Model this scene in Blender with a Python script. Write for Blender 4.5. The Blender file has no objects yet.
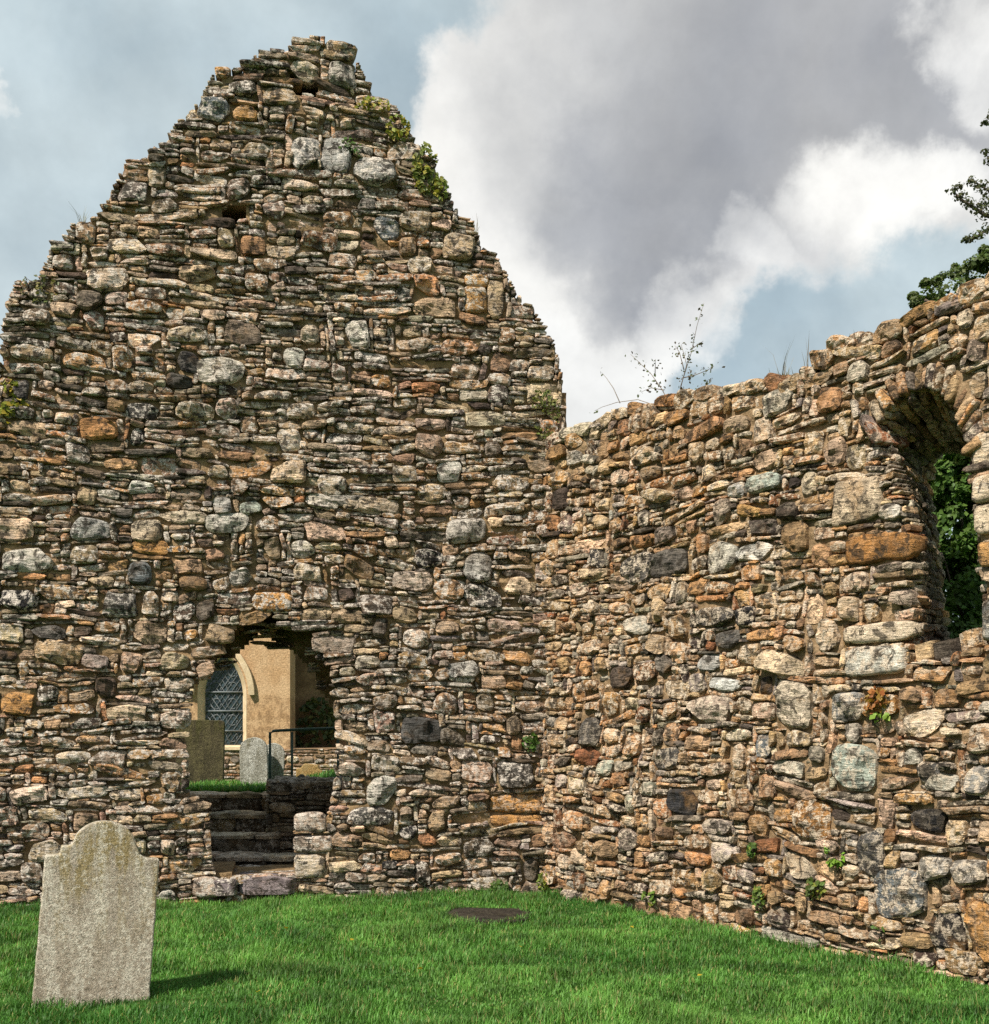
import bpy, bmesh, math, random
import numpy as np

rng = np.random.default_rng(11)
random.seed(11)
S = bpy.context.scene
COL = S.collection
R = math.radians

# ------------------------------------------------------------------ camera
F, CX, HY, EYE = 1200.0, 494.5, 711.0, 1.6
cam = bpy.data.cameras.new('camera'); camo = bpy.data.objects.new('camera', cam); COL.objects.link(camo)
camo.location = (0, 0, EYE); camo.rotation_euler = (R(90), 0, 0)
cam.sensor_fit = 'HORIZONTAL'; cam.sensor_width = 36; cam.lens = 36 * F / 989
cam.shift_y = (HY - 512) / 989; cam.clip_start = .05; cam.clip_end = 3000
S.camera = camo

def at(px, py, Y):
    return np.array([(px - CX) / F * Y, Y, EYE + (HY - py) / F * Y])

# ------------------------------------------------------------------ object helpers
def tag(o, label=None, cat=None, group=None, kind=None):
    if label: o['label'] = label
    if cat: o['category'] = cat
    if group: o['group'] = group
    if kind: o['kind'] = kind
    return o

def empty(name, loc, label, cat, group=None):
    o = bpy.data.objects.new(name, None); COL.objects.link(o)
    o.location = loc; o.empty_display_size = .2
    return tag(o, label, cat, group)

def mesh(name, V, Fq, mat, parent=None, col=None, smooth=True):
    """V (n,3) world coordinates; Fq list of (m,k) index arrays; col (n,4) colour per point."""
    V = np.asarray(V, dtype=np.float64)
    off = np.zeros(3)
    p = parent
    while p is not None:
        off += np.array(p.location); p = p.parent
    V = V - off
    me = bpy.data.meshes.new(name)
    if not isinstance(Fq, (list, tuple)): Fq = [Fq]
    Fq = [np.asarray(f, dtype=np.int32) for f in Fq if len(f)]
    loops = np.concatenate([f.ravel() for f in Fq])
    tot = np.concatenate([np.full(len(f), f.shape[1], dtype=np.int32) for f in Fq])
    start = np.concatenate([[0], np.cumsum(tot)[:-1]]).astype(np.int32)
    me.vertices.add(len(V)); me.vertices.foreach_set('co', V.astype(np.float32).ravel())
    me.loops.add(len(loops)); me.loops.foreach_set('vertex_index', loops)
    me.polygons.add(len(tot)); me.polygons.foreach_set('loop_start', start)
    me.polygons.foreach_set('use_smooth', np.full(len(tot), smooth, dtype=bool))
    me.update(calc_edges=True)
    if col is not None:
        a = me.color_attributes.new('Col', 'FLOAT_COLOR', 'POINT')
        a.data.foreach_set('color', np.asarray(col, dtype=np.float32).ravel())
    me.materials.append(mat)
    o = bpy.data.objects.new(name, me); COL.objects.link(o)
    if parent is not None: o.parent = parent
    return o

def bm_obj(name, bm, mat, parent=None, smooth=False):
    off = np.zeros(3); p = parent
    while p is not None:
        off += np.array(p.location); p = p.parent
    for v in bm.verts: v.co.x -= off[0]; v.co.y -= off[1]; v.co.z -= off[2]
    bmesh.ops.recalc_face_normals(bm, faces=bm.faces)
    me = bpy.data.meshes.new(name); bm.to_mesh(me); bm.free()
    me.polygons.foreach_set('use_smooth', np.full(len(me.polygons), smooth, dtype=bool))
    me.materials.append(mat)
    o = bpy.data.objects.new(name, me); COL.objects.link(o)
    if parent is not None: o.parent = parent
    return o

# ------------------------------------------------------------------ noise
def _h(i, j, k, s):
    n = (i.astype(np.int64) * 374761393 + j.astype(np.int64) * 668265263 + k.astype(np.int64) * 2147483647 + s * 1274126177) & 0xFFFFFFFF
    n = ((n ^ (n >> 13)) * 1274126177) & 0xFFFFFFFF
    n = ((n ^ (n >> 16)) * 2246822519) & 0xFFFFFFFF
    return (n & 0xFFFF) / 32767.5 - 1.0
def vnoise(P, s=0):
    P = np.asarray(P, dtype=np.float64); I = np.floor(P); f = P - I; I = I.astype(np.int64)
    f = f * f * (3 - 2 * f); x, y, z = f[..., 0], f[..., 1], f[..., 2]; i, j, k = I[..., 0], I[..., 1], I[..., 2]
    r = 0
    for dx in (0, 1):
        for dy in (0, 1):
            for dz in (0, 1):
                w = (x if dx else 1 - x) * (y if dy else 1 - y) * (z if dz else 1 - z)
                r = r + w * _h(i + dx, j + dy, k + dz, s)
    return r
def fbm(P, s=0, o=3):
    P = np.asarray(P, dtype=np.float64)
    return sum(vnoise(P * 2.03 ** q, s + q) * .5 ** q for q in range(o))

# ------------------------------------------------------------------ materials
class NT:
    def __init__(s, tree): s.t = tree; s.t.nodes.clear()
    def n(s, typ, **kw):
        nd = s.t.nodes.new(typ)
        for k, v in kw.items():
            if k == 'ins':
                for q, val in v.items():
                    if isinstance(val, bpy.types.NodeSocket): s.t.links.new(val, nd.inputs[q])
                    else: nd.inputs[q].default_value = val
            else: setattr(nd, k, v)
        return nd
    def math(s, op, a, b=0.0, c=None, clamp=False):
        nd = s.n('ShaderNodeMath', operation=op, use_clamp=clamp)
        for q, val in enumerate([a, b] + ([c] if c is not None else [])):
            if isinstance(val, bpy.types.NodeSocket): s.t.links.new(val, nd.inputs[q])
            else: nd.inputs[q].default_value = val
        return nd.outputs[0]
    def vmath(s, op, a, b=(0, 0, 0), scale=None):
        nd = s.n('ShaderNodeVectorMath', operation=op)
        for q, val in enumerate([a, b]):
            if isinstance(val, bpy.types.NodeSocket): s.t.links.new(val, nd.inputs[q])
            else: nd.inputs[q].default_value = val
        if scale is not None:
            if isinstance(scale, bpy.types.NodeSocket): s.t.links.new(scale, nd.inputs['Scale'])
            else: nd.inputs['Scale'].default_value = scale
        return nd
    def noise(s, vec, scale, detail=4, rough=.55, dist=0.0):
        nd = s.n('ShaderNodeTexNoise', ins={'Scale': scale, 'Detail': detail, 'Roughness': rough, 'Distortion': dist})
        if vec is not None: s.t.links.new(vec, nd.inputs['Vector'])
        return nd.outputs['Fac']
    def step(s, v, a, b, lo=0.0, hi=1.0):
        nd = s.n('ShaderNodeMapRange', interpolation_type='SMOOTHSTEP', ins={'From Min': a, 'From Max': b, 'To Min': lo, 'To Max': hi})
        s.t.links.new(v, nd.inputs['Value']); return nd.outputs['Result']
    def mix(s, fac, a, b, blend='MIX'):
        nd = s.n('ShaderNodeMix', data_type='RGBA', blend_type=blend)
        for q, val in ((0, fac), (6, a), (7, b)):
            if isinstance(val, bpy.types.NodeSocket): s.t.links.new(val, nd.inputs[q])
            elif q == 0: nd.inputs[0].default_value = val
            else: nd.inputs[q].default_value = tuple(val) + (1,) if len(val) == 3 else val
        return nd.outputs[2]
    def mulv(s, colr, v):
        nd = s.vmath('SCALE', colr, scale=v); return nd.outputs[0]

def new_mat(name):
    m = bpy.data.materials.new(name); m.use_nodes = True
    return m, NT(m.node_tree)

def finish(t, color, rough=.9, bump=None, bstr=.5, bdist=.01, spec=.3, extra=None):
    b = t.n('ShaderNodeBsdfPrincipled'); o = t.n('ShaderNodeOutputMaterial')
    if isinstance(color, bpy.types.NodeSocket): t.t.links.new(color, b.inputs['Base Color'])
    else: b.inputs['Base Color'].default_value = tuple(color) + (1,)
    if isinstance(rough, bpy.types.NodeSocket): t.t.links.new(rough, b.inputs['Roughness'])
    else: b.inputs['Roughness'].default_value = rough
    b.inputs['Specular IOR Level'].default_value = spec
    if bump is not None:
        bn = t.n('ShaderNodeBump', ins={'Strength': bstr, 'Distance': bdist, 'Height': bump})
        t.t.links.new(bn.outputs[0], b.inputs['Normal'])
    t.t.links.new((extra or b).outputs[0], o.inputs[0])
    return b

def stone_material(name, lichen=(.68, .60, .52), rust=(.36, .20, .08), rustk=.35, lik=.95, dark=.88, base=None, scale=1.0):
    m, t = new_mat(name)
    tc = t.n('ShaderNodeTexCoord').outputs['Object']
    if base is None:
        at_ = t.n('ShaderNodeAttribute', attribute_name='Col')
        c0, rnd = at_.outputs['Color'], at_.outputs['Alpha']
        off = t.n('ShaderNodeCombineXYZ', ins={0: t.math('MULTIPLY', rnd, 37.0), 1: t.math('MULTIPLY', rnd, 91.0), 2: t.math('MULTIPLY', rnd, 53.0)})
        P = t.vmath('ADD', tc, off.outputs[0]).outputs[0]
        rl = t.step(t.math('FRACT', t.math('MULTIPLY', rnd, 7.31)), 0.05, .7)
    else:
        c0 = t.mix(0.0, base, base); P = tc; rl = .6
    str_ = t.n('ShaderNodeMapping', ins={'Vector': P, 'Scale': (1, 1, 4.5)}).outputs[0]
    n1 = t.noise(P, 8 * scale, 6, .62)
    n2 = t.noise(P, 19 * scale, 8, .74, .3)
    n3 = t.noise(P, 12 * scale, 9, .76, .7)
    n4 = t.noise(P, 5 * scale, 5, .6)
    n5 = t.noise(P, 95 * scale, 3, .6)
    n6 = t.noise(str_, 14 * scale, 6, .65)
    nb = t.noise(tc, .8, 5, .62)
    c0 = t.mix(t.step(nb, .40, .62, 0, .35), c0, t.mix(1.0, c0, (1.0, .78, .55), 'MULTIPLY'))
    c0 = t.mulv(c0, t.step(t.noise(tc, 1.7, 5, .65), .3, .7, .78, 1.22))
    c = t.mulv(c0, t.step(n1, .3, .7, .5, 1.5))
    c = t.mulv(c, t.step(n6, .3, .7, .72, 1.2))
    c = t.mix(t.math('MULTIPLY', t.step(n4, .54, .68), rustk), c, rust)
    lf = t.math('MULTIPLY', t.step(n2, .485, .54), lik)
    lf = t.math('MULTIPLY', lf, rl)
    c = t.mix(lf, c, lichen)
    c = t.mix(t.math('MULTIPLY', t.step(n3, .52, .565), dark), c, (.04, .032, .024))
    c = t.mulv(c, t.step(n5, .3, .7, .78, 1.2))
    h = t.math('ADD', t.math('MULTIPLY', n2, .5), t.math('MULTIPLY', n6, 1.0))
    h = t.math('ADD', h, t.math('MULTIPLY', n5, .18))
    finish(t, c, .93, h, 1.0, .045, .15)
    return m

def plain_material(name, c1, c2, sc=12, rough=.85, bstr=.4, bdist=.01, spec=.25, metal=0):
    m, t = new_mat(name)
    tc = t.n('ShaderNodeTexCoord').outputs['Object']
    n1 = t.noise(tc, sc, 6, .62); n2 = t.noise(tc, sc * 7, 4, .6)
    c = t.mix(t.step(n1, .36, .64), c1, c2)
    c = t.mulv(c, t.step(n2, .3, .7, .8, 1.18))
    b = finish(t, c, rough, t.math('ADD', n1, t.math('MULTIPLY', n2, .4)), bstr, bdist, spec)
    b.inputs['Metallic'].default_value = metal
    return m

def leaf_material(name, trans=.35):
    m, t = new_mat(name)
    c = t.n('ShaderNodeAttribute', attribute_name='Col').outputs['Color']
    b = t.n('ShaderNodeBsdfPrincipled', ins={'Base Color': c, 'Roughness': .5, 'Specular IOR Level': .25})
    tr = t.n('ShaderNodeBsdfTranslucent', ins={'Color': t.mix(1.0, c, (1.0, 1.15, .5), 'MULTIPLY')})
    mx = t.n('ShaderNodeMixShader', ins={0: trans, 1: b.outputs[0], 2: tr.outputs[0]})
    o = t.n('ShaderNodeOutputMaterial'); t.t.links.new(mx.outputs[0], o.inputs[0])
    return m

M_STONE = stone_material('gable_rubble_stone', rustk=.3)
M_STONE_R = stone_material('side_rubble_stone', lichen=(.68, .56, .43), rust=(.40, .21, .07), rustk=.38, lik=.9, dark=.82)
M_MORTAR = plain_material('earthy_mortar', (.17, .112, .06), (.29, .20, .11), 9, .97, .9, .03, .1)
M_MORTAR_R = plain_material('tan_mortar', (.18, .12, .065), (.30, .205, .12), 9, .97, .9, .03, .1)
M_DARKSTONE = stone_material('dark_step_stone', base=(.075, .058, .042), lichen=(.22, .19, .15), rust=(.10, .075, .03), lik=.5, dark=.8)  # dark brown base for step core, passage floor and cheek core
M_STEP = stone_material('worn_step_stone', lik=.5, dark=.35, rustk=.2)
M_LEAF = leaf_material('leaf')
M_GRASS = leaf_material('grass_blade', .3)
M_BARK = plain_material('bark', (.06, .045, .035), (.13, .10, .075), 18, .9, .7)
M_TWIG = plain_material('twig', (.07, .05, .04), (.12, .09, .07), 30, .9, .3)

# ------------------------------------------------------------------ stones
TEMPL = {}
def template(nu, nv):
    if (nu, nv) in TEMPL: return TEMPL[nu, nv]
    s = np.concatenate([[-1], np.linspace(-1, 1, nu), [1]]); t = np.concatenate([[-1], np.linspace(-1, 1, nv), [1]])
    # pull grid lines towards the rim, where a stone turns
    s = np.sign(s) * np.abs(s) ** .8; t = np.sign(t) * np.abs(t) ** .8
    SS, TT = np.meshgrid(s, t, indexing='ij')
    skirt = np.zeros_like(SS, dtype=bool); skirt[0] = skirt[-1] = True; skirt[:, 0] = skirt[:, -1] = True
    n, m = SS.shape
    idx = np.arange(n * m).reshape(n, m)
    q = np.stack([idx[:-1, :-1], idx[1:, :-1], idx[1:, 1:], idx[:-1, 1:]], -1).reshape(-1, 4)
    TEMPL[nu, nv] = (SS.ravel(), TT.ravel(), skirt.ravel(), q)
    return TEMPL[nu, nv]

class Stones:
    """collects stones in wall-local (u, v, w) coordinates; all of a wall's rubble becomes one mesh"""
    def __init__(s): s.rows = []
    def add(s, c, a, b, hw, hh, bulge, D, nexp, color, rough=1.0, tilt=(0, 0)):
        s.rows.append((np.array(c, float), np.array(a, float), np.array(b, float), hw, hh, bulge, D, nexp, np.array(color, float), rough, tilt, rng.random()))
    def rect(s, u0, v0, u1, v1, w, color, bulge, D, nexp, rot=0, rough=1.0, tilt=(0, 0)):
        a = np.array([math.cos(rot), math.sin(rot), 0]); b = np.array([-math.sin(rot), math.cos(rot), 0])
        s.add(((u0 + u1) / 2, (v0 + v1) / 2, w), a, b, (u1 - u0) / 2, (v1 - v0) / 2, bulge, D, nexp, color, rough, tilt)
    def build(s, warp=None):
        allV, allF, allC = [], [], []; base = 0
        buckets = {}
        for r in s.rows:
            hw, hh = r[3], r[4]
            q = lambda x: 5 if x < .035 else 7 if x < .06 else 9 if x < .1 else 13 if x < .16 else 17
            buckets.setdefault((q(hw), q(hh)), []).append(r)
        for (nu, nv), rows in buckets.items():
            ss, tt, sk, qf = template(nu, nv)
            n = len(rows); k = len(ss)
            C = np.array([r[0] for r in rows])[:, None]; A = np.array([r[1] for r in rows])[:, None]; B = np.array([r[2] for r in rows])[:, None]
            N = np.cross(A, B)
            hw = np.array([r[3] for r in rows])[:, None]; hh = np.array([r[4] for r in rows])[:, None]
            bul = np.array([r[5] for r in rows])[:, None]; D = np.array([r[6] for r in rows])[:, None]
            ne = np.array([r[7] for r in rows])[:, None]; rgh = np.array([r[9] for r in rows])[:, None]
            tl = np.array([r[10] for r in rows]); rnd = np.array([r[11] for r in rows])
            r_inf = np.maximum(np.abs(ss), np.abs(tt))[None]
            nrm = (np.abs(ss)[None] ** ne + np.abs(tt)[None] ** ne) ** (1 / ne) + 1e-9
            x = ss[None] * r_inf / nrm; y = tt[None] * r_inf / nrm
            # corner jitter
            J = np.clip(rgh, .3, 1)[..., None] * rng.uniform(-1, .75, (n, 4, 2)) * np.sign(np.array([[-1, -1], [1, -1], [1, 1], [-1, 1]]))[None] * np.array([.22, .34])
            for ci, (cx, cy) in enumerate(((-1, -1), (1, -1), (1, 1), (-1, 1))):
                w = np.clip((1 + cx * x) / 2, 0, 1) * np.clip((1 + cy * y) / 2, 0, 1)
                x = x + w * J[:, ci, 0:1] * .8; y = y + w * J[:, ci, 1:2] * .9
            for _ in range(4):
                an = rng.uniform(0, 2 * np.pi, (n, 1)); qd_ = 1.28 - rng.uniform(.03, .56, (n, 1)) * np.clip(rgh, .2, 1)
                dp = x * np.cos(an) + y * np.sin(an)
                f_ = np.where(dp > qd_, qd_ / np.maximum(dp, 1e-6), 1.0)
                x = x * f_; y = y * f_
            X = x * hw * 1.10; Y = y * hh * 1.13
            mn = np.minimum(hw, hh)
            prof = (1 - np.clip(r_inf, 0, 1) ** 5) ** .5
            fac = np.ones_like(prof)
            for _ in range(5):
                an = rng.uniform(0, 2 * np.pi, (n, 1)); qq = rng.uniform(-.1, .7, (n, 1)); sl_ = rng.uniform(.3, 1.5, (n, 1)) * np.clip(rgh, .2, 1)
                fac = np.minimum(fac, 1 + sl_ * (qq - x * np.cos(an) - y * np.sin(an)))
            Z = .8 * bul * np.minimum(prof, np.clip(fac, -.25, 1)) + X * tl[:, 0:1] + Y * tl[:, 1:2]
            P = np.stack([X, Y, Z], -1)
            O = (rnd * 900)[:, None, None]
            fs = 1 / np.clip(mn, .025, .2)
            Q = P * fs[..., None]
            n1 = fbm(Q * .8 + O, 1, 3); n2 = vnoise(Q * .55 + O, 7); n3 = vnoise(Q * .55 + O + 50, 9)
            strat = vnoise(np.stack([X * 9, Y * 55, Z * 20], -1) + O, 12)
            ridg = np.abs(vnoise(Q * 1.1 + O + 20, 15))
            amp = np.clip(mn, 0, .14) * rgh
            Z = Z + amp * (.30 * n1 - .45 * np.clip(.22 - ridg, 0, 1)) + np.clip(rgh, 0, 1.5) * .005 * strat
            Z = np.maximum(Z, .3 * bul * prof)
            X = X + n2 * mn * .17; Y = Y + n3 * mn * .15
            skm = sk[None]
            X = np.where(skm, X * .94, X); Y = np.where(skm, Y * .94, Y); Z = np.where(skm, -D, Z)
            V = C + X[..., None] * A + Y[..., None] * B + Z[..., None] * N
            allV.append(V.reshape(-1, 3))
            F_ = (qf[None] + (np.arange(n) * k)[:, None, None]).reshape(-1, 4) + base
            allF.append(F_)
            cc = np.array([r[8] for r in rows])
            cv = np.concatenate([np.repeat(cc[:, None], k, 1), np.repeat(rnd[:, None, None], k, 1)], -1)
            allC.append(cv.reshape(-1, 4)); base += n * k
        V = np.concatenate(allV)
        if warp is not None: V = warp(V)
        return V, np.concatenate(allF), np.concatenate(allC)

class Wall:
    def __init__(s, C, U, N): s.C = np.array(C, float); s.U = np.array(U, float); s.N = np.array(N, float)
    def uv(s, px, py, w=0.0):
        d = np.array([(px - CX) / F, 1, (HY - py) / F]); o = np.array([0, 0, EYE])
        C = s.C + s.N * w
        P = o + d * (np.dot(C - o, s.N) / np.dot(d, s.N))
        return float(np.dot(P - s.C, s.U)), float(P[2])
    def xyz(s, V):
        V = np.asarray(V); return s.C + V[:, 0:1] * s.U + V[:, 2:3] * s.N + V[:, 1:2] * np.array([0, 0, 1.0])
    def poly(s, pts, w=0.0): return [s.uv(*p, w) for p in pts]

def in_poly(U, V, poly):
    inside = np.zeros(U.shape, bool); n = len(poly)
    for i in range(n):
        (x0, y0), (x1, y1) = poly[i], poly[(i + 1) % n]
        c = ((y0 > V) != (y1 > V)) & (U < (x1 - x0) * (V - y0) / (y1 - y0 + 1e-12) + x0)
        inside ^= c
    return inside
def erode(m, k):
    m = m.copy()
    for _ in range(k):
        q = m.copy(); q[1:] &= m[:-1]; q[:-1] &= m[1:]; q[:, 1:] &= m[:, :-1]; q[:, :-1] &= m[:, 1:]; m = q
    return m

def grow(m, k): return ~erode(~m, k)

def pick(pal):
    w = np.array([p[0] for p in pal]); i = rng.choice(len(pal), p=w / w.sum())
    c = np.array(pal[i][1]); return np.clip(c * rng.uniform(.8, 1.22) * (1 + rng.uniform(-.06, .06, 3)), .008, .75)

def pack(free, course, thick, blockw, thinh=(3, 6), greedy_h=(3, 8)):
    """free[v,u] at 1 cm; returns rectangles (u0,v0,u1,v1) in cm"""
    H, W = free.shape; out = []
    def put(u0, v0, u1, v1):
        u0, v0, u1, v1 = int(u0), int(v0), int(u1), int(v1)
        if u1 - u0 < 2 or v1 - v0 < 2 or u0 < 0 or v1 > H or u1 > W: return
        if free[v0:v1, u0:u1].all(): free[v0:v1, u0:u1] = False; out.append((u0, v0, u1, v1))
    v = 0
    while v < H - 3:
        hc = int(rng.integers(*course)); u = -int(rng.integers(0, 30))
        while u < W:
            if rng.random() < thick:
                w = int(hc * rng.uniform(.8, 2.1)) + 3
                if hc > 9 and rng.random() < .35:
                    k = int(rng.integers(3, 6)); put(u, v, u + w, v + hc - k); put(u, v + hc - k, u + w, v + hc)
                else: put(u, v, u + w, v + hc)
                u += w
            else:
                wb = int(rng.integers(*blockw)); vv = v
                while vv < v + hc:
                    h = int(rng.integers(thinh[0], thinh[1] + 1))
                    if v + hc - vv - h < thinh[0]: h = v + hc - vv
                    uu = u
                    while uu < u + wb:
                        w = int(h * rng.uniform(2, 7.5)) + 2
                        if u + wb - uu - w < 6: w = u + wb - uu
                        put(uu, vv, uu + w, vv + h); uu += w
                    vv += h
                u += wb
        v += hc
    for i, (a, b, c, d) in enumerate(out):          # let stones grow into narrow leftovers
        g = 0
        while c < W and g < 9 and free[b:d, c].all(): free[b:d, c] = False; c += 1; g += 1
        g = 0
        while a > 0 and g < 9 and free[b:d, a - 1].all(): free[b:d, a - 1] = False; a -= 1; g += 1
        g = 0
        while d < H and g < 4 and free[d, a:c].all(): free[d, a:c] = False; d += 1; g += 1
        out[i] = (a, b, c, d)
    for v in range(H):
        u = 0
        while u < W:
            if not free[v, u]: u += 1; continue
            e = u
            while e < W and free[v, e]: e += 1
            L = e - u; h = int(rng.integers(7, 16)) if L < 8 else int(rng.integers(*greedy_h)); w = int(h * rng.uniform(1.3, 4)) + 2
            if L < w + 5: w = L if L <= w * 1.4 + 3 else L // 2
            k = 1
            while k < h and v + k < H and free[v + k, u:u + w].all(): k += 1
            free[v:v + k, u:u + w] = False
            if k >= 2 and w >= 3: out.append((u, v, u + w, v + k))
            u += w
    return out

def slab(mask, u0, v0, cell, w0, w1, jit=0.0, hollow_front=False):
    """solid slab through the true cells of mask[v,u], from w1 (back) to w0 (front)"""
    H, W = mask.shape
    ids = -np.ones((H + 1, W + 1), int)
    need = np.zeros((H + 1, W + 1), bool)
    need[:-1, :-1] |= mask; need[1:, :-1] |= mask; need[:-1, 1:] |= mask; need[1:, 1:] |= mask
    vi, ui = np.nonzero(need); ids[vi, ui] = np.arange(len(vi)); n = len(vi)
    base = np.stack([u0 + ui * cell, v0 + vi * cell, np.zeros(n)], -1)
    nz = fbm(np.stack([base[:, 0] * 7, base[:, 1] * 11, base[:, 2]], -1), 31, 3)
    fr = base.copy(); fr[:, 2] = w0 + jit * nz
    bk = base.copy(); bk[:, 2] = w1
    V = np.concatenate([fr, bk])
    cv, cu = np.nonzero(mask)
    a, b, c, d = ids[cv, cu], ids[cv, cu + 1], ids[cv + 1, cu + 1], ids[cv + 1, cu]
    Fq = [np.stack([a, b, c, d], -1), np.stack([d, c, b, a], -1) + n]
    P = np.pad(mask, 1)
    for dv, du, (p, q) in ((-1, 0, ((0, 0), (0, 1))), (1, 0, ((1, 1), (1, 0))), (0, -1, ((1, 0), (0, 0))), (0, 1, ((0, 1), (1, 1)))):
        ed = mask & ~P[1 + dv:1 + dv + H, 1 + du:1 + du + W]
        ev, eu = np.nonzero(ed)
        i0 = ids[ev + p[0], eu + p[1]]; i1 = ids[ev + q[0], eu + q[1]]
        Fq.append(np.stack([i1, i0, i0 + n, i1 + n], -1))
    return V, np.concatenate(Fq)

def joinVF(parts):
    Vs, Fs, b = [], [], 0
    for V, Fq in parts: Vs.append(V); Fs.append(Fq + b); b += len(V)
    return np.concatenate(Vs), np.concatenate(Fs)

def edge_stones(st, path, w0, w1, size, length, pal, inward, closed=False, bulge=.03, n_exp=4, prob=1.0):
    """stones lining an edge: laid along path, long axis through the wall, faces turned by `inward` (+1 left of path)"""
    P = np.array(path); i = 0
    seg = np.diff(P, axis=0); L = np.hypot(seg[:, 0], seg[:, 1]); cum = np.concatenate([[0], np.cumsum(L)]); tot = cum[-1]
    pos = 0
    while pos < tot:
        h = rng.uniform(*size); mid = min(pos + h / 2, tot - 1e-4)
        k = int(np.searchsorted(cum, mid, 'right') - 1); k = min(k, len(seg) - 1)
        q = P[k] + seg[k] * ((mid - cum[k]) / L[k]); t = seg[k] / L[k]
        nn = np.array([-t[1], t[0]]) * inward
        w = w0
        while w > w1 + .05:
            ln = min(rng.uniform(*length), w - w1)
            if rng.random() < prob:
                c = np.array([q[0], q[1], w - ln / 2]) + np.array([nn[0], nn[1], 0]) * rng.uniform(-.03, .015)
                A = np.array([0, 0, -1.0]); Nn = np.array([nn[0], nn[1], 0]); B = np.cross(Nn, A)
                st.add(c, A, B, ln / 2 * .97, h / 2 * .92, min(bulge, h * .5), .12, n_exp, pick(pal), 1.0, (rng.uniform(-.12, .12), rng.uniform(-.2, .2)))
            w -= ln
        pos += h

PAL_G = [(c_[0], tuple(np.array(c_[1]) * (1.30, 1.10, .95))) for c_ in [(20, (.30, .255, .20)), (16, (.36, .315, .25)), (12, (.43, .385, .32)), (10, (.25, .19, .125)), (9, (.34, .235, .14)),
         (9, (.19, .17, .145)), (9, (.075, .068, .062)), (5, (.50, .455, .39)), (5, (.22, .225, .225)), (2, (.42, .26, .14)), (4, (.33, .25, .20))]]
PAL_R = [(c_[0], tuple(np.array(c_[1]) * (1.18, 1.02, .88))) for c_ in [(15, (.38, .28, .18)), (14, (.43, .34, .24)), (10, (.50, .42, .32)), (12, (.37, .245, .14)), (5, (.46, .29, .15)),
         (8, (.27, .20, .13)), (6, (.075, .066, .062)), (6, (.21, .20, .195)), (4, (.34, .36, .34)), (4, (.24, .13, .075)), (4, (.58, .52, .43))]]
PAL_SLATE = [(3, (.22, .185, .14)), (3, (.30, .25, .19)), (2, (.14, .12, .095)), (2, (.34, .24, .14)), (2, (.40, .35, .28))]

COLR = dict(cream=(.52, .43, .32), pale=(.50, .47, .40), grey=(.34, .325, .30), tan=(.40, .29, .18), orange=(.50, .28, .11), black=(.03, .029, .031),
            dark=(.085, .08, .075), blue=(.17, .19, .205), green=(.36, .39, .33), pink=(.48, .37, .29), white=(.62, .60, .55), rust=(.34, .17, .06), brown=(.22, .15, .09))

# ================================================================== the gable wall
ANG = R(10)
CORNER = (0.44, 10.5, 0)
G = Wall(CORNER, (-math.cos(ANG), -math.sin(ANG), 0), (math.sin(ANG), -math.cos(ANG), 0))
ud = np.array([.567, -.824, 0]); ud /= np.linalg.norm(ud)
W_R = Wall(CORNER, ud, (ud[1], -ud[0], 0))       # towards the camera side

g_out_px = [(0, 366), (2, 330), (8, 300), (15, 284), (38, 280), (48, 262), (52, 245), (68, 232), (74, 222), (88, 214), (106, 200), (113, 184), (126, 160), (146, 151),
            (165, 140), (180, 120), (195, 106), (205, 90), (215, 68), (235, 64), (252, 60), (262, 48), (285, 44), (299, 35), (330, 38), (345, 45), (357, 56), (366, 76), (384, 88),
            (396, 100), (406, 118), (416, 136), (433, 150), (441, 175), (449, 195), (470, 218), (481, 238), (498, 252), (508, 270), (516, 290), (531, 305), (546, 330),
            (556, 350), (563, 375), (567, 395), (569, 420), (567, 470)]
g_out = [(6.3, -.15), (6.3, G.uv(0, 366)[1] - .05)] + G.poly(g_out_px) + [(-.2, -.15)]
# hole through the gable: at the front face, and (lower, ragged) at the back face
hole_f_px = [(214, 876), (212, 800), (190, 792), (188, 745), (192, 705), (204, 688), (222, 668), (238, 650), (245, 637), (258, 628), (288, 628), (310, 640), (322, 662), (331, 690),
             (335, 735), (330, 790), (326, 812), (295, 814), (294, 876)]
hole_b_px = [(205, 885), (204, 800), (180, 800), (184, 745), (186, 715), (198, 700), (203, 684), (203, 670), (232, 671), (247, 657), (262, 645), (277, 656), (291, 661), (300, 672), (308, 690),
             (320, 708), (330, 722), (334, 740), (334, 800), (334, 820), (305, 822), (305, 885)]
TG = .9
hole_f = G.poly(hole_f_px); hole_b = G.poly(hole_b_px, -TG)

def grid(u0, u1, v0, v1, c):
    us = np.arange(u0, u1 - 1e-6, c) + c / 2; vs = np.arange(v0, v1 - 1e-6, c) + c / 2
    return np.meshgrid(us, vs)

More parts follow.
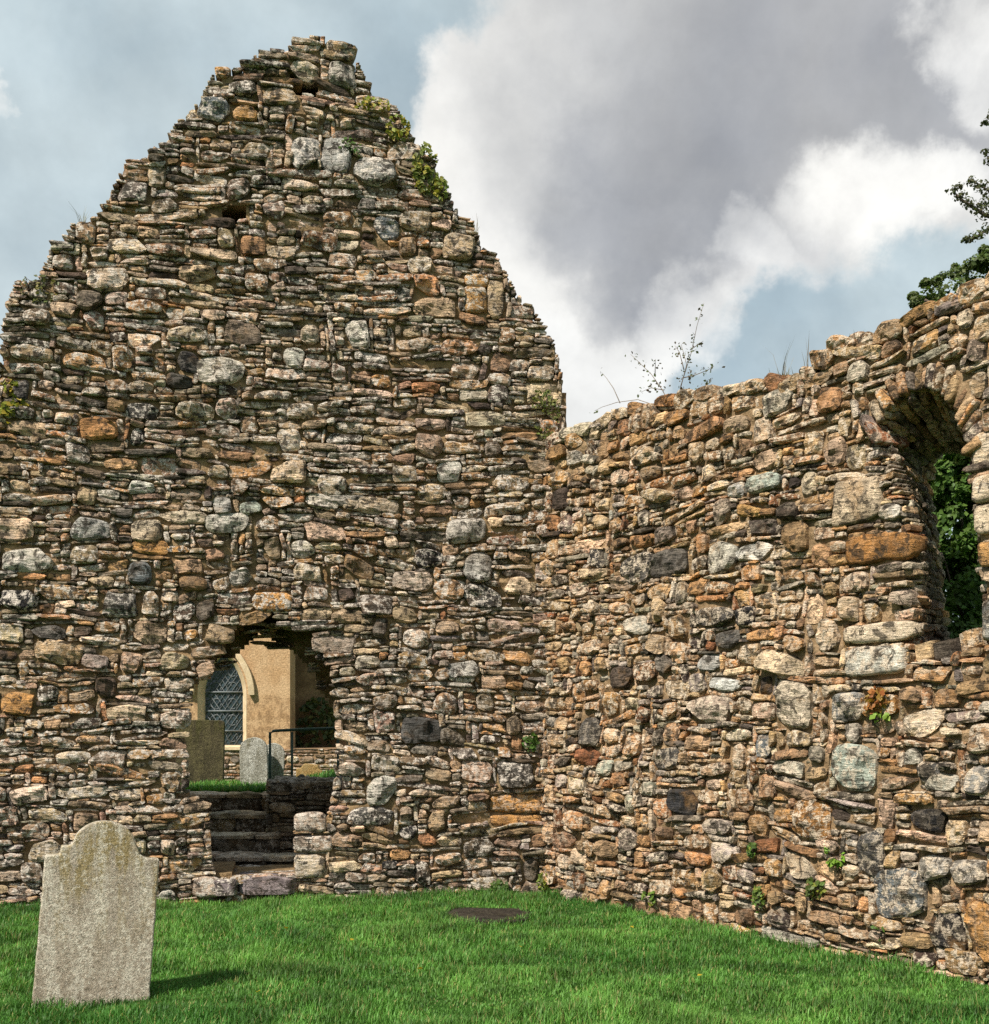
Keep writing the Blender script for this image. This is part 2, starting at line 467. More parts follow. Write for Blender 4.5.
def fill_wall(wl, U0, U1, V0, V1, outline, holes, pal, placed, ring=None, boulders=60, bsize=((16, 34), (11, 22)), course=(9, 19), thick=.35, blockw=(20, 60),
              thinh=(3, 6), warp_amp=.05, slope=None, greyer=None, gap=.005):
    st = Stones(); Ug, Vg = grid(U0, U1, V0, V1, .01)
    inside = in_poly(Ug, Vg, outline)
    for h in holes: inside &= ~in_poly(Ug, Vg, h)
    free = inside.copy()
    if ring is not None: free &= ~in_poly(Ug, Vg, ring)
    H, W = free.shape
    def cm(u, v): return int(round((u - U0) * 100)), int(round((v - V0) * 100))
    parts = []
    for (x0, y0, x1, y1, cname, part) in placed:
        ua, va = wl.uv(x0, y1); ub, vb = wl.uv(x1, y0)
        if ua > ub: ua, ub = ub, ua
        a, b, c, d = *cm(ua, va), *cm(ub, vb)
        a, b = max(a, 0), max(b, 0)
        free[b:d, a:c] = False
        col = np.array(COLR[cname]) * rng.uniform(.9, 1.1)
        rec = ((ua, va, ub, vb), col, cname)
        if part: parts.append((rec, part)); continue
        mn = min(ub - ua, vb - va)
        st.rect(ua + .006, va + .006, ub - .006, vb - .006, rng.uniform(-.005, .015), col, min(.06, mn * .3), .12, rng.uniform(2.6, 5), rng.uniform(-.05, .05), 1.0, (rng.uniform(-.1, .1), rng.uniform(-.2, .1)))
    rects = []
    for _ in range(boulders * 12):
        if len(rects) >= boulders: break
        w, h = int(rng.integers(*bsize[0])), int(rng.integers(*bsize[1])); u, v = int(rng.integers(0, W - w)), int(rng.integers(0, H - h))
        if free[v:v + h, u:u + w].all(): free[v:v + h, u:u + w] = False; rects.append((u, v, u + w, v + h))
    for (a, b, c, d) in rects:
        mn = min(c - a, d - b) / 100
        st.rect(U0 + a / 100 + .008, V0 + b / 100 + .008, U0 + c / 100 - .008, V0 + d / 100 - .008, rng.uniform(-.01, .02), pick(pal), mn * rng.uniform(.2, .4), .12,
                rng.uniform(2.6, 7), rng.uniform(-.12, .12), 1.15, (rng.uniform(-.15, .15), rng.uniform(-.25, .15)))
    for (a, b, c, d) in pack(free, course, thick, blockw, thinh):
        w, h = (c - a) / 100, (d - b) / 100; mn = min(w, h)
        thin = h < .065
        g = gap if mn > .045 else gap * .3
        st.rect(U0 + a / 100 + g, V0 + b / 100 + g, U0 + c / 100 - g, V0 + d / 100 - g, rng.normal(.004, .012) if thin else rng.normal(.002, .014), pick(PAL_SLATE if thin and rng.random() < .25 else pal),
                min(.03, mn * rng.uniform(.3, .6)) if thin else mn * rng.uniform(.2, .45), .12, rng.uniform(4, 12) if thin else rng.uniform(3, 9),
                rng.normal(0, .06 if thin else .11), 1.0, (rng.uniform(-.25, .25), rng.uniform(-.3, .25)))
    def warp(V):
        V = V.copy(); P = np.stack([V[:, 0] * .9, V[:, 1] * 1.4, V[:, 0] * 0], -1)
        e = np.clip(V[:, 1] / .25, 0, 1)
        V[:, 1] += (warp_amp * vnoise(P, 3) + .012 * vnoise(P * 5, 4)) * e
        V[:, 0] += .03 * vnoise(P * 1.3, 5)
        V[:, 2] += .035 * vnoise(P * .8, 6) + .02 * vnoise(P * 3, 8)
        return V
    return st, warp, parts, inside

g_placed = [(0, 541, 50, 567, 'pale', 0), (131, 517, 162, 541, 'cream', 0), (132, 541, 168, 554, 'orange', 0), (164, 545, 188, 554, 'orange', 0), (160, 509, 202, 524, 'cream', 0), (202, 511, 244, 531, 'pale', 0),
    (1, 687, 38, 712, 'orange', 0), (36, 640, 80, 663, 'tan', 0), (254, 593, 290, 611, 'orange', 'lintel_stone'), (465, 275, 488, 286, 'orange', 'dressed_stone'), (464, 287, 487, 313, 'orange', 'dressed_stone'), (488, 281, 504, 318, 'tan', 'dressed_stone'),
    (447, 517, 485, 540, 'grey', 0), (464, 553, 492, 577, 'grey', 0), (463, 584, 500, 608, 'dark', 0), (395, 568, 432, 588, 'pink', 0), (493, 478, 530, 493, 'tan', 0),
    (490, 794, 542, 813, 'orange', 'dressed_stone'), (490, 814, 539, 826, 'orange', 'dressed_stone'), (362, 778, 393, 804, 'pale', 0), (347, 804, 393, 824, 'dark', 0), (400, 822, 420, 836, 'black', 0), (382, 857, 400, 867, 'black', 0),
    (57, 745, 91, 760, 'cream', 0), (92, 747, 128, 763, 'pink', 0), (58, 784, 108, 797, 'cream', 0), (110, 786, 141, 799, 'cream', 0), (145, 790, 164, 802, 'orange', 0), (118, 801, 164, 811, 'pink', 0),
    (295, 813, 326, 833, 'pink', 'jamb_stone'), (295, 835, 331, 853, 'pink', 'jamb_stone'), (295, 855, 326, 877, 'cream', 'jamb_stone'), (192, 877, 218, 897, 'pink', 'jamb_stone'), (158, 886, 177, 903, 'pale', 0),
    (215, 66, 233, 80, 'orange', 0), (326, 43, 357, 57, 'tan', 0), (198, 102, 230, 122, 'blue', 0), (231, 109, 257, 125, 'orange', 0), (293, 142, 319, 172, 'grey', 0), (322, 142, 352, 175, 'grey', 0), (354, 158, 395, 185, 'grey', 0),
    (330, 62, 357, 82, 'grey', 0), (262, 93, 300, 107, 'tan', 0), (445, 235, 475, 262, 'tan', 0), (402, 213, 430, 233, 'tan', 0), (376, 222, 402, 243, 'blue', 0), (130, 424, 145, 445, 'black', 0), (125, 398, 158, 415, 'dark', 0),
    (197, 357, 242, 383, 'pale', 0), (0, 583, 34, 606, 'black', 0), (98, 593, 140, 616, 'dark', 0), (34, 623, 66, 640, 'dark', 0), (128, 562, 152, 585, 'blue', 0), (211, 494, 231, 512, 'grey', 0), (236, 498, 258, 513, 'green', 0),
    (70, 517, 110, 538, 'grey', 0), (10, 353, 54, 366, 'tan', 0), (163, 372, 190, 384, 'dark', 0), (174, 352, 197, 370, 'black', 0), (13, 388, 30, 405, 'black', 0), (305, 490, 340, 504, 'pale', 0), (345, 494, 402, 508, 'cream', 0),
    (290, 542, 314, 560, 'pale', 0), (325, 490, 370, 502, 'grey', 0), (415, 545, 442, 562, 'black', 0), (470, 590, 480, 600, 'dark', 0), (128, 478, 154, 474 + 16, 'pale', 0), (450, 665, 480, 681, 'grey', 0),
    (402, 722, 440, 746, 'dark', 0), (495, 760, 535, 790, 'dark', 0), (375, 700, 400, 716, 'brown', 0), (355, 660, 378, 674, 'cream', 0), (310, 640, 350, 655, 'pink', 0), (185, 628, 200, 640, 'orange', 0), (205, 625, 240, 645, 'tan', 0),
    (318, 470, 348, 490, 'cream', 0), (438, 460, 462, 478, 'pale', 0), (395, 290, 410, 300, 'grey', 0), (300, 320, 320, 345, 'cream', 0), (345, 322, 370, 350, 'pale', 0), (280, 345, 302, 366, 'pale', 0)]
stG, warpG, partsG, insideG = fill_wall(G, -.2, 6.3, -.12, 7.75, g_out, [hole_f], PAL_G, g_placed, boulders=300, bsize=((13, 34), (8, 20)), course=(8, 18), thick=.5, thinh=(3, 7))
# putlog holes: leave out the stones whose centre falls in them
voids = [(224, 206, 242, 221), (293, 76, 316, 92), (462, 286, 463, 287)]
def in_void(r, wl):
    for (x0, y0, x1, y1) in voids:
        (ua, va), (ub, vb) = wl.uv(x0, y1), wl.uv(x1, y0)
        if min(ua, ub) - .03 < r[0][0] < max(ua, ub) + .03 and va - .02 < r[0][1] < vb + .02: return True
    return False
stG.rows = [r for r in stG.rows if not in_void(r, G)]
# threshold course under the hole
ta, tb = G.uv(205, 880), G.uv(305, 880)
# reveals
def resamp(p, kk=80):
    p = np.array(list(p) + [p[0]]); L = np.concatenate([[0], np.cumsum(np.hypot(*np.diff(p, axis=0).T))]); t = np.linspace(0, L[-1], kk)
    return np.stack([np.interp(t, L, p[:, 0]), np.interp(t, L, p[:, 1])], -1)
def shell(st, wl, U0, U1, V0, V1, outer, inner, w, pal, thick):
    """ragged coursed stones facing out, lying between two outlines at depth w"""
    Ug, Vg = grid(U0, U1, V0, V1, .01)
    free = grow(in_poly(Ug, Vg, [tuple(x) for x in outer]), 6) & ~in_poly(Ug, Vg, [tuple(x) for x in inner])
    for (a, b, c, d) in pack(free, (5, 12), thick, (15, 40), (2, 5), (2, 5)):
        w_, h = (c - a) / 100, (d - b) / 100; mn = min(w_, h)
        if w_ < .08: continue
        st.rect(U0 + a / 100 + .002, V0 + b / 100 + .002, U0 + c / 100 - .002, V0 + d / 100 - .002, w + rng.uniform(-.05, .05), pick(pal), min(.03, mn * .5), .16, rng.uniform(4, 10), rng.normal(0, .05), 1.0, (rng.uniform(-.2, .2), rng.uniform(-.2, .2)))
hf_r, hb_r = resamp(hole_f), resamp(hole_b)
du0, du1 = min(hf_r[:, 0].min(), hb_r[:, 0].min()) - .15, max(hf_r[:, 0].max(), hb_r[:, 0].max()) + .15
for k in range(4):
    f0, f1 = max(k / 4 - .05, 0), (k + 1) / 4
    shell(stG, G, du0, du1, .1, 2.4, hf_r * (1 - f0) + hb_r * f0, hf_r * (1 - f1) + hb_r * f1, -.14 - k * .19, PAL_SLATE + PAL_G, .2)
edge_stones(stG, g_out[1:-1], -.14, -TG, (.06, .16), (.2, .4), PAL_G, -1, bulge=.05)

gable = empty('gable_wall', (-2.5, 10.0, 0), 'tall ruined rubble stone gable with a ragged peak and a broken doorway', 'wall')
V, Fq, C = stG.build(warpG)
stone_face = mesh('rubble_face', G.xyz(V), Fq, M_STONE, gable, C, False)
c4 = .04
Um, Vm = grid(-.2, 6.3, -.12, 7.75, c4)
mo = in_poly(Um, Vm, g_out); mi = erode(mo, 2)
def void_mask(wl, Um, Vm):
    k = np.zeros(Um.shape, bool)
    for (x0, y0, x1, y1) in voids:
        (ua, va), (ub, vb) = wl.uv(x0, y1), wl.uv(x1, y0)
        k |= (Um > min(ua, ub) - .02) & (Um < max(ua, ub) + .02) & (Vm > va - .01) & (Vm < vb + .01)
    return k
hf, hb = in_poly(Um, Vm, hole_f), in_poly(Um, Vm, hole_b)
front = mi & ~(grow(hf, 4) & (Vm > .24)) & ~hf & ~void_mask(G, Um, Vm)
back = mi & ~grow(hb, 3)
core = joinVF([slab(front, -.2, -.12, c4, -.026, -TG * .93, .022), slab(back, -.2, -.12, c4, -TG * .93 + .004, -TG, 0)])
def wave(V): return .035 * vnoise(np.stack([V[:, 0] * .72, V[:, 1] * 1.12, V[:, 0] * 0], -1), 6) + .02 * vnoise(np.stack([V[:, 0] * 2.7, V[:, 1] * 4.2, V[:, 0] * 0], -1), 8)
core[0][:, 2] += (core[0][:, 2] > -.3) * wave(core[0])
mesh('mortar_core', G.xyz(core[0]), core[1], M_MORTAR, gable, None, False)

def part_stones(wl, parts, parent, mat, labels):
    cnt = {}
    for (rec, name) in parts:
        (ua, va, ub, vb), col, cname = rec
        s = Stones(); mn = min(ub - ua, vb - va)
        s.rect(ua + .005, va + .005, ub - .005, vb - .005, .012, col, min(.035, mn * .2), .13, rng.uniform(5, 9), rng.uniform(-.03, .03), .45, (rng.uniform(-.05, .05), rng.uniform(-.1, .05)))
        V, Fq, C = s.build()
        o = mesh(name, wl.xyz(V), Fq, mat, parent, C)
        o['label'] = labels.get(cname, 'smooth pale squared stone')
LB = dict(orange='smooth orange squared sandstone block', tan='tan squared sandstone block', pink='pinkish squared block', cream='cream squared block', grey='grey squared block', rust='rusty brown block', pale='pale block')
part_stones(G, partsG, gable, M_STONE, LB)
# threshold slab, flat slates laid across the doorway
s = Stones(); u = ta[0]
ua, ub = sorted((G.uv(214, 880)[0], G.uv(296, 880)[0]))
p = ua
while p < ub:
    w = min(rng.uniform(.3, .5), ub - p + .02)
    s.add((p + w / 2, .19, -.62), (1, 0, 0), (0, 0, -1.0), w / 2 * .97, .27, .02, .12, 6, (.15, .12, .10), .6); p += w
p = ua
while p < ub:
    w = min(rng.uniform(.25, .5), ub - p + .02)
    s.add((p + w / 2, .185, -.16), (1, 0, 0), (0, 0, -1.0), w / 2 * .97, .2, .02, .12, 6, (.20, .165, .17), .6); p += w
V, Fq, C = s.build()
V[:, 1] = V[:, 1]
mesh('threshold', G.xyz(V), Fq, M_STONE, gable, C)

# ================================================================== the side wall with its window
r_out_px = [(545, 447), (558, 440), (572, 432), (590, 425), (626, 410), (640, 406), (652, 414), (662, 398), (697, 394), (703, 390), (722, 388), (746, 384), (758, 376), (772, 377), (790, 378), (806, 368), (817, 358),
            (828, 340), (842, 334), (858, 338), (880, 331), (898, 318), (922, 311), (942, 305), (966, 296), (989, 290)]
r_top = W_R.poly(r_out_px)
r_out = [(-.05, -.2), (-.05, r_top[0][1])] + r_top + [(r_top[-1][0] + .5, r_top[-1][1] + .03), (r_top[-1][0] + 1.1, r_top[-1][1] - .06), (6.6, r_top[-1][1] - .02), (6.6, -.2)]
win_f_px = [(912, 660), (913, 612), (917, 585), (918, 545), (908, 505), (896, 468), (884, 448), (877, 434), (884, 416), (896, 400), (910, 390), (928, 385), (944, 394), (956, 412), (965, 434), (969, 480), (972, 530), (977, 570), (981, 645)]
win_b_px = [(946, 655), (946, 612), (940, 560), (935, 520), (932, 480), (934, 462), (942, 452), (955, 447), (975, 452), (990, 470), (1000, 520), (1010, 600), (1014, 650)]
TR = .75
win_f = W_R.poly(win_f_px); win_b = W_R.poly(win_b_px, -TR)
arch_px = win_f_px[6:16]
# ring of thin stones standing round the arch
arch = np.array(W_R.poly(arch_px)); cen = np.array([arch[:, 0].mean(), arch[:, 1].min()])
ring_out = [tuple(p + (p - cen) / np.linalg.norm(p - cen) * .15) for p in arch]
ring = [tuple(p) for p in arch] + ring_out[::-1]
r_placed = [(836, 478, 880, 527, 'cream', 'jamb_stone'), (848, 530, 915, 566, 'rust', 'jamb_stone'), (876, 568, 917, 580, 'tan', 'jamb_stone'), (848, 620, 911, 643, 'cream', 'jamb_stone'), (847, 645, 905, 677, 'pale', 'jamb_stone'),
    (890, 584, 912, 604, 'pink', 0), (973, 432, 996, 470, 'cream', 'jamb_stone'), (974, 472, 998, 502, 'cream', 'jamb_stone'), (976, 504, 1000, 534, 'cream', 'jamb_stone'), (980, 540, 1008, 566, 'orange', 'jamb_stone'), (984, 600, 1010, 640, 'grey', 'jamb_stone'),
    (745, 468, 783, 498, 'green', 0), (705, 540, 735, 578, 'pale', 0), (735, 543, 772, 568, 'white', 0), (548, 472, 568, 495, 'orange', 0), (590, 545, 605, 565, 'black', 0), (835, 740, 876, 785, 'green', 0), (878, 870, 932, 908, 'blue', 0),
    (928, 912, 963, 940, 'black', 0), (910, 805, 945, 826, 'black', 0), (860, 828, 886, 868, 'dark', 0), (968, 905, 1000, 948, 'orange', 0), (785, 855, 815, 873, 'cream', 0), (797, 801, 832, 828, 'rust', 0), (676, 790, 700, 813, 'black', 0),
    (660, 750, 682, 772, 'dark', 0), (759, 737, 773, 760, 'blue', 0), (920, 850, 952, 873, 'grey', 0), (953, 858, 989, 884, 'grey', 0), (697, 604, 732, 630, 'dark', 0), (716, 632, 740, 652, 'dark', 0), (620, 548, 650, 580, 'dark', 0), (650, 548, 686, 578, 'dark', 0),
    (623, 618, 650, 640, 'pale', 0), (612, 566, 636, 592, 'pink', 0), (728, 480, 745, 500, 'grey', 0), (735, 610, 752, 630, 'black', 0), (706, 430, 722, 446, 'tan', 0), (640, 455, 662, 476, 'brown', 0), (700, 655, 722, 675, 'grey', 0), (580, 720, 600, 742, 'dark', 0),
    (665, 684, 690, 702, 'tan', 0), (713, 678, 742, 695, 'white', 0), (740, 700, 755, 715, 'brown', 0), (690, 700, 735, 725, 'pink', 0), (600, 760, 615, 775, 'green', 0), (925, 765, 955, 785, 'pale', 0), (880, 742, 890, 756, 'rust', 0), (905, 742, 922, 762, 'pale', 0),
    (965, 760, 990, 786, 'grey', 0), (920, 755, 940, 780, 'dark', 0), (860, 690, 900, 715, 'rust', 0), (830, 688, 862, 715, 'grey', 0), (780, 685, 812, 730, 'cream', 0), (895, 790, 935, 800, 'orange', 0), (648, 425, 668, 440, 'orange', 0), (956, 312, 972, 338, 'cream', 0), (974, 318, 992, 348, 'tan', 0), (966, 342, 984, 372, 'pink', 0), (987, 352, 1004, 392, 'cream', 0), (970, 376, 985, 402, 'tan', 0)]
stR, warpR, partsR, insideR = fill_wall(W_R, -.02, 6.6, -.17, 4.5, r_out, [win_f], PAL_R, r_placed, ring, boulders=380, bsize=((11, 28), (9, 20)), course=(7, 16), thick=.75, blockw=(10, 32), thinh=(3, 6), warp_amp=.05, gap=.007)
# arch ring
def lerp_path(path, s):
    P = np.array(path); seg = np.diff(P, axis=0); L = np.hypot(seg[:, 0], seg[:, 1]); c = np.concatenate([[0], np.cumsum(L)])
    k = min(int(np.searchsorted(c, s, 'right') - 1), len(seg) - 1); return P[k] + seg[k] * ((s - c[k]) / L[k]), c[-1]
tot = lerp_path(arch, 0)[1]; s_ = .01
side = empty('side_wall', (2.2, 8.0, 0), 'rubble side wall of warm brown stone running to the right, with an arched window', 'wall')
while s_ < tot - .01:
    h = rng.uniform(.028, .075); q, _ = lerp_path(arch, min(s_ + h / 2, tot - 1e-3))
    d = (q - cen); d /= np.linalg.norm(d); an_ = rng.normal(0, .12); d = np.array([d[0] * math.cos(an_) - d[1] * math.sin(an_), d[0] * math.sin(an_) + d[1] * math.cos(an_)]); ln = rng.uniform(.11, .19)
    vs = Stones()
    A = np.array([d[0], d[1], 0]); B = np.array([-d[1], d[0], 0])
    vs.add((q[0] + d[0] * ln / 2, q[1] + d[1] * ln / 2, rng.uniform(-.02, .045)), A, B, ln / 2, h / 2 * .9, .025, .3, 5, pick(PAL_R), 1.0, (rng.uniform(-.15, .15), 0))
    V, Fq, C = vs.build()
    mesh('voussoir', W_R.xyz(V), Fq, M_STONE_R, side, C)
    s_ += h
# reveals of the splayed window: from the front outline in to the smaller one at the back
def loft_stones(st, pf, pb, w0, w1, size, pal, n=None):
    pf, pb = np.array(pf), np.array(pb)
    def resample(p, k):
        L = np.concatenate([[0], np.cumsum(np.hypot(*np.diff(p, axis=0).T))]); t = np.linspace(0, L[-1], k)
        return np.stack([np.interp(t, L, p[:, 0]), np.interp(t, L, p[:, 1])], -1)
    k = 200; f, b = resample(pf, k), resample(pb, k)
    L = np.hypot(*np.diff(f, axis=0).T).sum(); pos = 0
    while pos < L:
        h = rng.uniform(*size); i = min(int((pos + h / 2) / L * (k - 1)), k - 2)
        e = np.append(f[i + 1] - f[i], 0); e /= np.linalg.norm(e)
        P0 = np.array([*f[i], w0]); P1 = np.array([*b[i], w1]); dv = P1 - P0; ln = np.linalg.norm(dv); dv /= ln
        Nn = np.cross(e, dv); Nn /= np.linalg.norm(Nn)
        c2 = np.append(f.mean(0), (w0 + w1) / 2)
        if np.dot(c2 - P0, Nn) < 0: Nn = -Nn
        B = np.cross(Nn, dv)
        t = 0
        while t < ln - .02:
            l2 = min(rng.uniform(.14, .36), ln - t)
            if ln - t - l2 < .08: l2 = ln - t
            st.add(P0 + dv * (t + l2 / 2) + Nn * rng.uniform(-.02, .02), dv, B, l2 / 2 * .97, h / 2 * .93, min(.03, h * .4), .1, 4.5, pick(pal), 1.0, (rng.uniform(-.15, .15), rng.uniform(-.2, .2)))
            t += l2
        pos += h
loft_stones(stR, win_f, win_b, -.06, -TR, (.035, .08), PAL_R + [(a_ * 12, b_) for a_, b_ in PAL_SLATE])  # reveal weighted to darker slate tones; the soffit's shadow is put into colour
# sill
sill_f, sill_b = [win_f[0], win_f[-1]], [win_b[0], win_b[-1]]
loft_stones(stR, sill_f, sill_b, -.03, -TR, (.1, .2), PAL_R)
edge_stones(stR, r_out[1:-1], -.12, -TR, (.1, .22), (.2, .4), PAL_R, 1, bulge=.06)
# lumpy cope stones along the broken top
p = np.array(r_out[2:-2]); q = 0; tt = lerp_path(p, 0)[1]
while q < tt - .05:
    w = rng.uniform(.12, .28); h = rng.uniform(.06, .12); c, _ = lerp_path(p, min(q + w / 2, tt - .01))
    stR.rect(c[0] - w / 2, c[1] - h * .75, c[0] + w / 2, c[1] + h * .3, .01, pick(PAL_R), h * .35, .2, rng.uniform(2.4, 3.6), rng.uniform(-.2, .2), 1.2, (0, .25)); q += w * .95
V, Fq, C = stR.build(warpR)
mesh('rubble_face', W_R.xyz(V), Fq, M_STONE_R, side, C, False)
Um, Vm = grid(-.02, 6.6, -.17, 4.5, c4)
mi = erode(in_poly(Um, Vm, r_out), 2)
parts_ = []
for k in range(5):
    f0 = k / 5
    # the splay in five steps
    def rs(p, kk=60):
        p = np.array(p); L = np.concatenate([[0], np.cumsum(np.hypot(*np.diff(p, axis=0).T))]); t = np.linspace(0, L[-1], kk)
        return np.stack([np.interp(t, L, p[:, 0]), np.interp(t, L, p[:, 1])], -1)
    f1 = (k + .5) / 5
    pk = rs(win_f) * (1 - f1) + rs(win_b) * f1
    parts_.append(slab(mi & ~grow(in_poly(Um, Vm, [tuple(x) for x in pk]), 2), -.02, -.17, c4, -.024 - f0 * TR if k == 0 else -f0 * TR + .003, -(f0 + .2) * TR, .018 if k == 0 else 0))
core = joinVF(parts_)
sel = core[0][:, 2] > -.1
core[0][sel, 2] += wave(core[0][sel])
mesh('mortar_core', W_R.xyz(core[0]), core[1], M_MORTAR_R, side, None, False)
part_stones(W_R, partsR, side, M_STONE_R, LB)

# ================================================================== ground
def gz(x, y): return .018 * vnoise(np.stack([x * .9, y * .9, x * 0], -1), 41) + .012 * vnoise(np.stack([x * 3, y * 3, x * 0], -1), 42)
def ground_mat():
    m, t = new_mat('turf')
    tc = t.n('ShaderNodeTexCoord').outputs['Object']
    n1 = t.noise(tc, 2.2, 5, .6); n2 = t.noise(tc, 60, 5, .7)
    c = t.mix(t.step(n1, .35, .65), (.030, .085, .012), (.055, .14, .022))
    c = t.mulv(c, t.step(n2, .3, .7, .5, 1.4))
    finish(t, c, .95, n2, .8, .04, .1); return m
M_TURF = ground_mat()
xs = np.concatenate([[-400, -120, -40, -15], np.arange(-8, 8.01, .2), [15, 40, 120, 400]]); ys = np.concatenate([[-400, -120, -40, -12], np.arange(-4, 12.21, .2), [20, 60, 150, 600]])
XX, YY = np.meshgrid(xs, ys, indexing='ij'); ZZ = np.where((np.abs(XX) < 9) & (YY > -5) & (YY < 13), gz(XX, YY), 0)
idx = np.arange(XX.size).reshape(XX.shape)
qd = np.stack([idx[:-1, :-1], idx[1:, :-1], idx[1:, 1:], idx[:-1, 1:]], -1).reshape(-1, 4)
tag(mesh('ground', np.stack([XX, YY, ZZ], -1).reshape(-1, 3), qd, M_TURF), 'green turf ground inside the ruin', 'ground', kind='structure')
# raised churchyard behind the gable
def cz(x, y): return .78 + .26 * np.clip((x + 2.45) / 1.0, 0, 1) ** 1.5 * np.clip((y - 12.2) / 1.2, .35, 1) * np.clip((16.5 - y) / 1.5, 0, 1) - .065 * np.clip(y - 13.2, 0, 5) + .02 * vnoise(np.stack([x * 2, y * 2, x * 0], -1), 43)
YB = 12.22
xs = np.concatenate([[-300, -80, -30, -12], np.arange(-6, 4.01, .2), [8, 30, 80, 300]]); ys = np.concatenate([np.arange(YB, 20, .2), [24, 40, 90, 250, 600]])
XX, YY = np.meshgrid(xs, ys, indexing='ij'); ZZ = cz(XX, YY)
V = np.stack([XX, YY, ZZ], -1).reshape(-1, 3); n = len(V); idx = np.arange(n).reshape(XX.shape)
qd = np.stack([idx[:-1, :-1], idx[1:, :-1], idx[1:, 1:], idx[:-1, 1:]], -1).reshape(-1, 4)
low = V[idx[:, 0]].copy(); low[:, 2] = -.05
V = np.concatenate([V, low]); li = np.arange(len(low)) + n
qs = np.stack([li[:-1], li[1:], idx[1:, 0], idx[:-1, 0]], -1)
tag(mesh('raised_churchyard', V, np.concatenate([qd, qs]), M_TURF), 'raised grassy churchyard beyond the gable', 'ground', kind='structure')

# ------------------------------------------------------------------ grass blades
def blades(P, hgt, wid, colr, lean):
    n = len(P); a = rng.uniform(0, 2 * np.pi, n); d = np.stack([np.cos(a), np.sin(a), 0 * a], -1); side_ = np.stack([-np.sin(a), np.cos(a), 0 * a], -1)
    up = np.array([0, 0, 1.0])
    h = hgt[:, None]; w = wid[:, None]; l = lean[:, None]
    p0 = P - side_ * w / 2; p1 = P + side_ * w / 2
    m = P + up * h * .55 + d * h * l * .35; p2 = m - side_ * w * .4; p3 = m + side_ * w * .4
    tip = P + up * h * (1 - .25 * l) + d * h * l
    V = np.stack([p0, p1, p2, p3, tip], 1).reshape(-1, 3); b = np.arange(n)[:, None] * 5
    q = np.concatenate([b, b + 1, b + 3, b + 2], 1); t = np.concatenate([b + 2, b + 3, b + 4], 1)
    c = np.repeat(np.concatenate([colr, np.ones((n, 1))], -1)[:, None], 5, 1); c = c.reshape(-1, 4)
    return V, [q, t], c
def grass_colour(P, n):
    k = vnoise(np.stack([P[:, 0] * 1.3, P[:, 1] * 1.3, 0 * P[:, 0]], -1), 51)[:, None] * .5 + .5
    k2 = rng.random((n, 1))
    c = np.array([.042, .13, .02]) * (1 - k) + np.array([.125, .27, .05]) * k
    c = c * (.65 + .7 * rng.random((n, 1)))
    return np.where(k2 < .08, np.array([.24, .23, .08]), c)
n = 460000
y = 5.0 + (10.7 - 5.0) * rng.random(n) ** 1.15; x = rng.uniform(-5.2, 4.4, n)
Pw = np.stack([x, y, 0 * x], -1)
lim = (Pw - W_R.C) @ W_R.N > .03; lim &= (Pw - G.C) @ G.N > .02
vis = (x / y > -.56) & (x / y < .56)
SLAB_C = at(484, 917, 9.3)
ins = (np.abs(x - SLAB_C[0]) / .30) ** 2 + (np.abs(y - 9.32) / .27) ** 2 < 1
lim &= ~ins & vis
x, y = x[lim], y[lim]; n = len(x)
P = np.stack([x, y, gz(x, y) - .004], -1)
cl = fbm(np.stack([x * 3.2, y * 3.2, x * 0], -1), 61, 3)
wd = np.minimum((P - W_R.C) @ W_R.N, (P - G.C) @ G.N)
hg = (.048 + .034 * cl + .035 * np.exp(-wd / .12)) * rng.uniform(.6, 1.35, n)
V, Fq, C = blades(P, np.clip(hg, .016, .12), rng.uniform(.003, .0065, n), grass_colour(P, n), rng.uniform(.15, .9, n))
C[:, :3] *= np.repeat(np.clip(1.04 + .42 * fbm(np.stack([x * 5, y * 5, x * 0], -1), 65, 2), .5, 1.4), 5)[:, None]
tag(mesh('grass', V, Fq, M_GRASS, None, C), 'short bright green lawn grass inside the ruin', 'grass', kind='stuff')
n = 26000
x = rng.uniform(-4.2, -.8, n); y = YB + .02 + 7 * rng.random(n) ** 1.8
P = np.stack([x, y, cz(x, y) - .004], -1)
V, Fq, C = blades(P, rng.uniform(.03, .09, n), rng.uniform(.006, .012, n), grass_colour(P, n) * 1.15, rng.uniform(.15, .9, n))
tag(mesh('churchyard_grass', V, Fq, M_GRASS, None, C), 'long green grass of the churchyard seen through the doorway', 'grass', kind='stuff')

# flat dark slab in the turf
s = Stones(); s.add((0, 0, 0), (1, 0, 0), (0, 1, 0), .32, .30, .012, .05, 4, (.05, .043, .038), .25)
V, Fq, C = s.build(); V = V * np.array([1, 1, 1]) + np.array([SLAB_C[0], 9.32, .02])
tag(mesh('ground_slab', V, Fq, stone_material('dark_earthy_slab', base=(.032, .027, .022), lichen=(.09, .08, .055), rust=(.05, .04, .02), lik=.45, dark=.7), None, C), 'flat dark slab sunk in the lawn near the corner of the walls', 'slab')

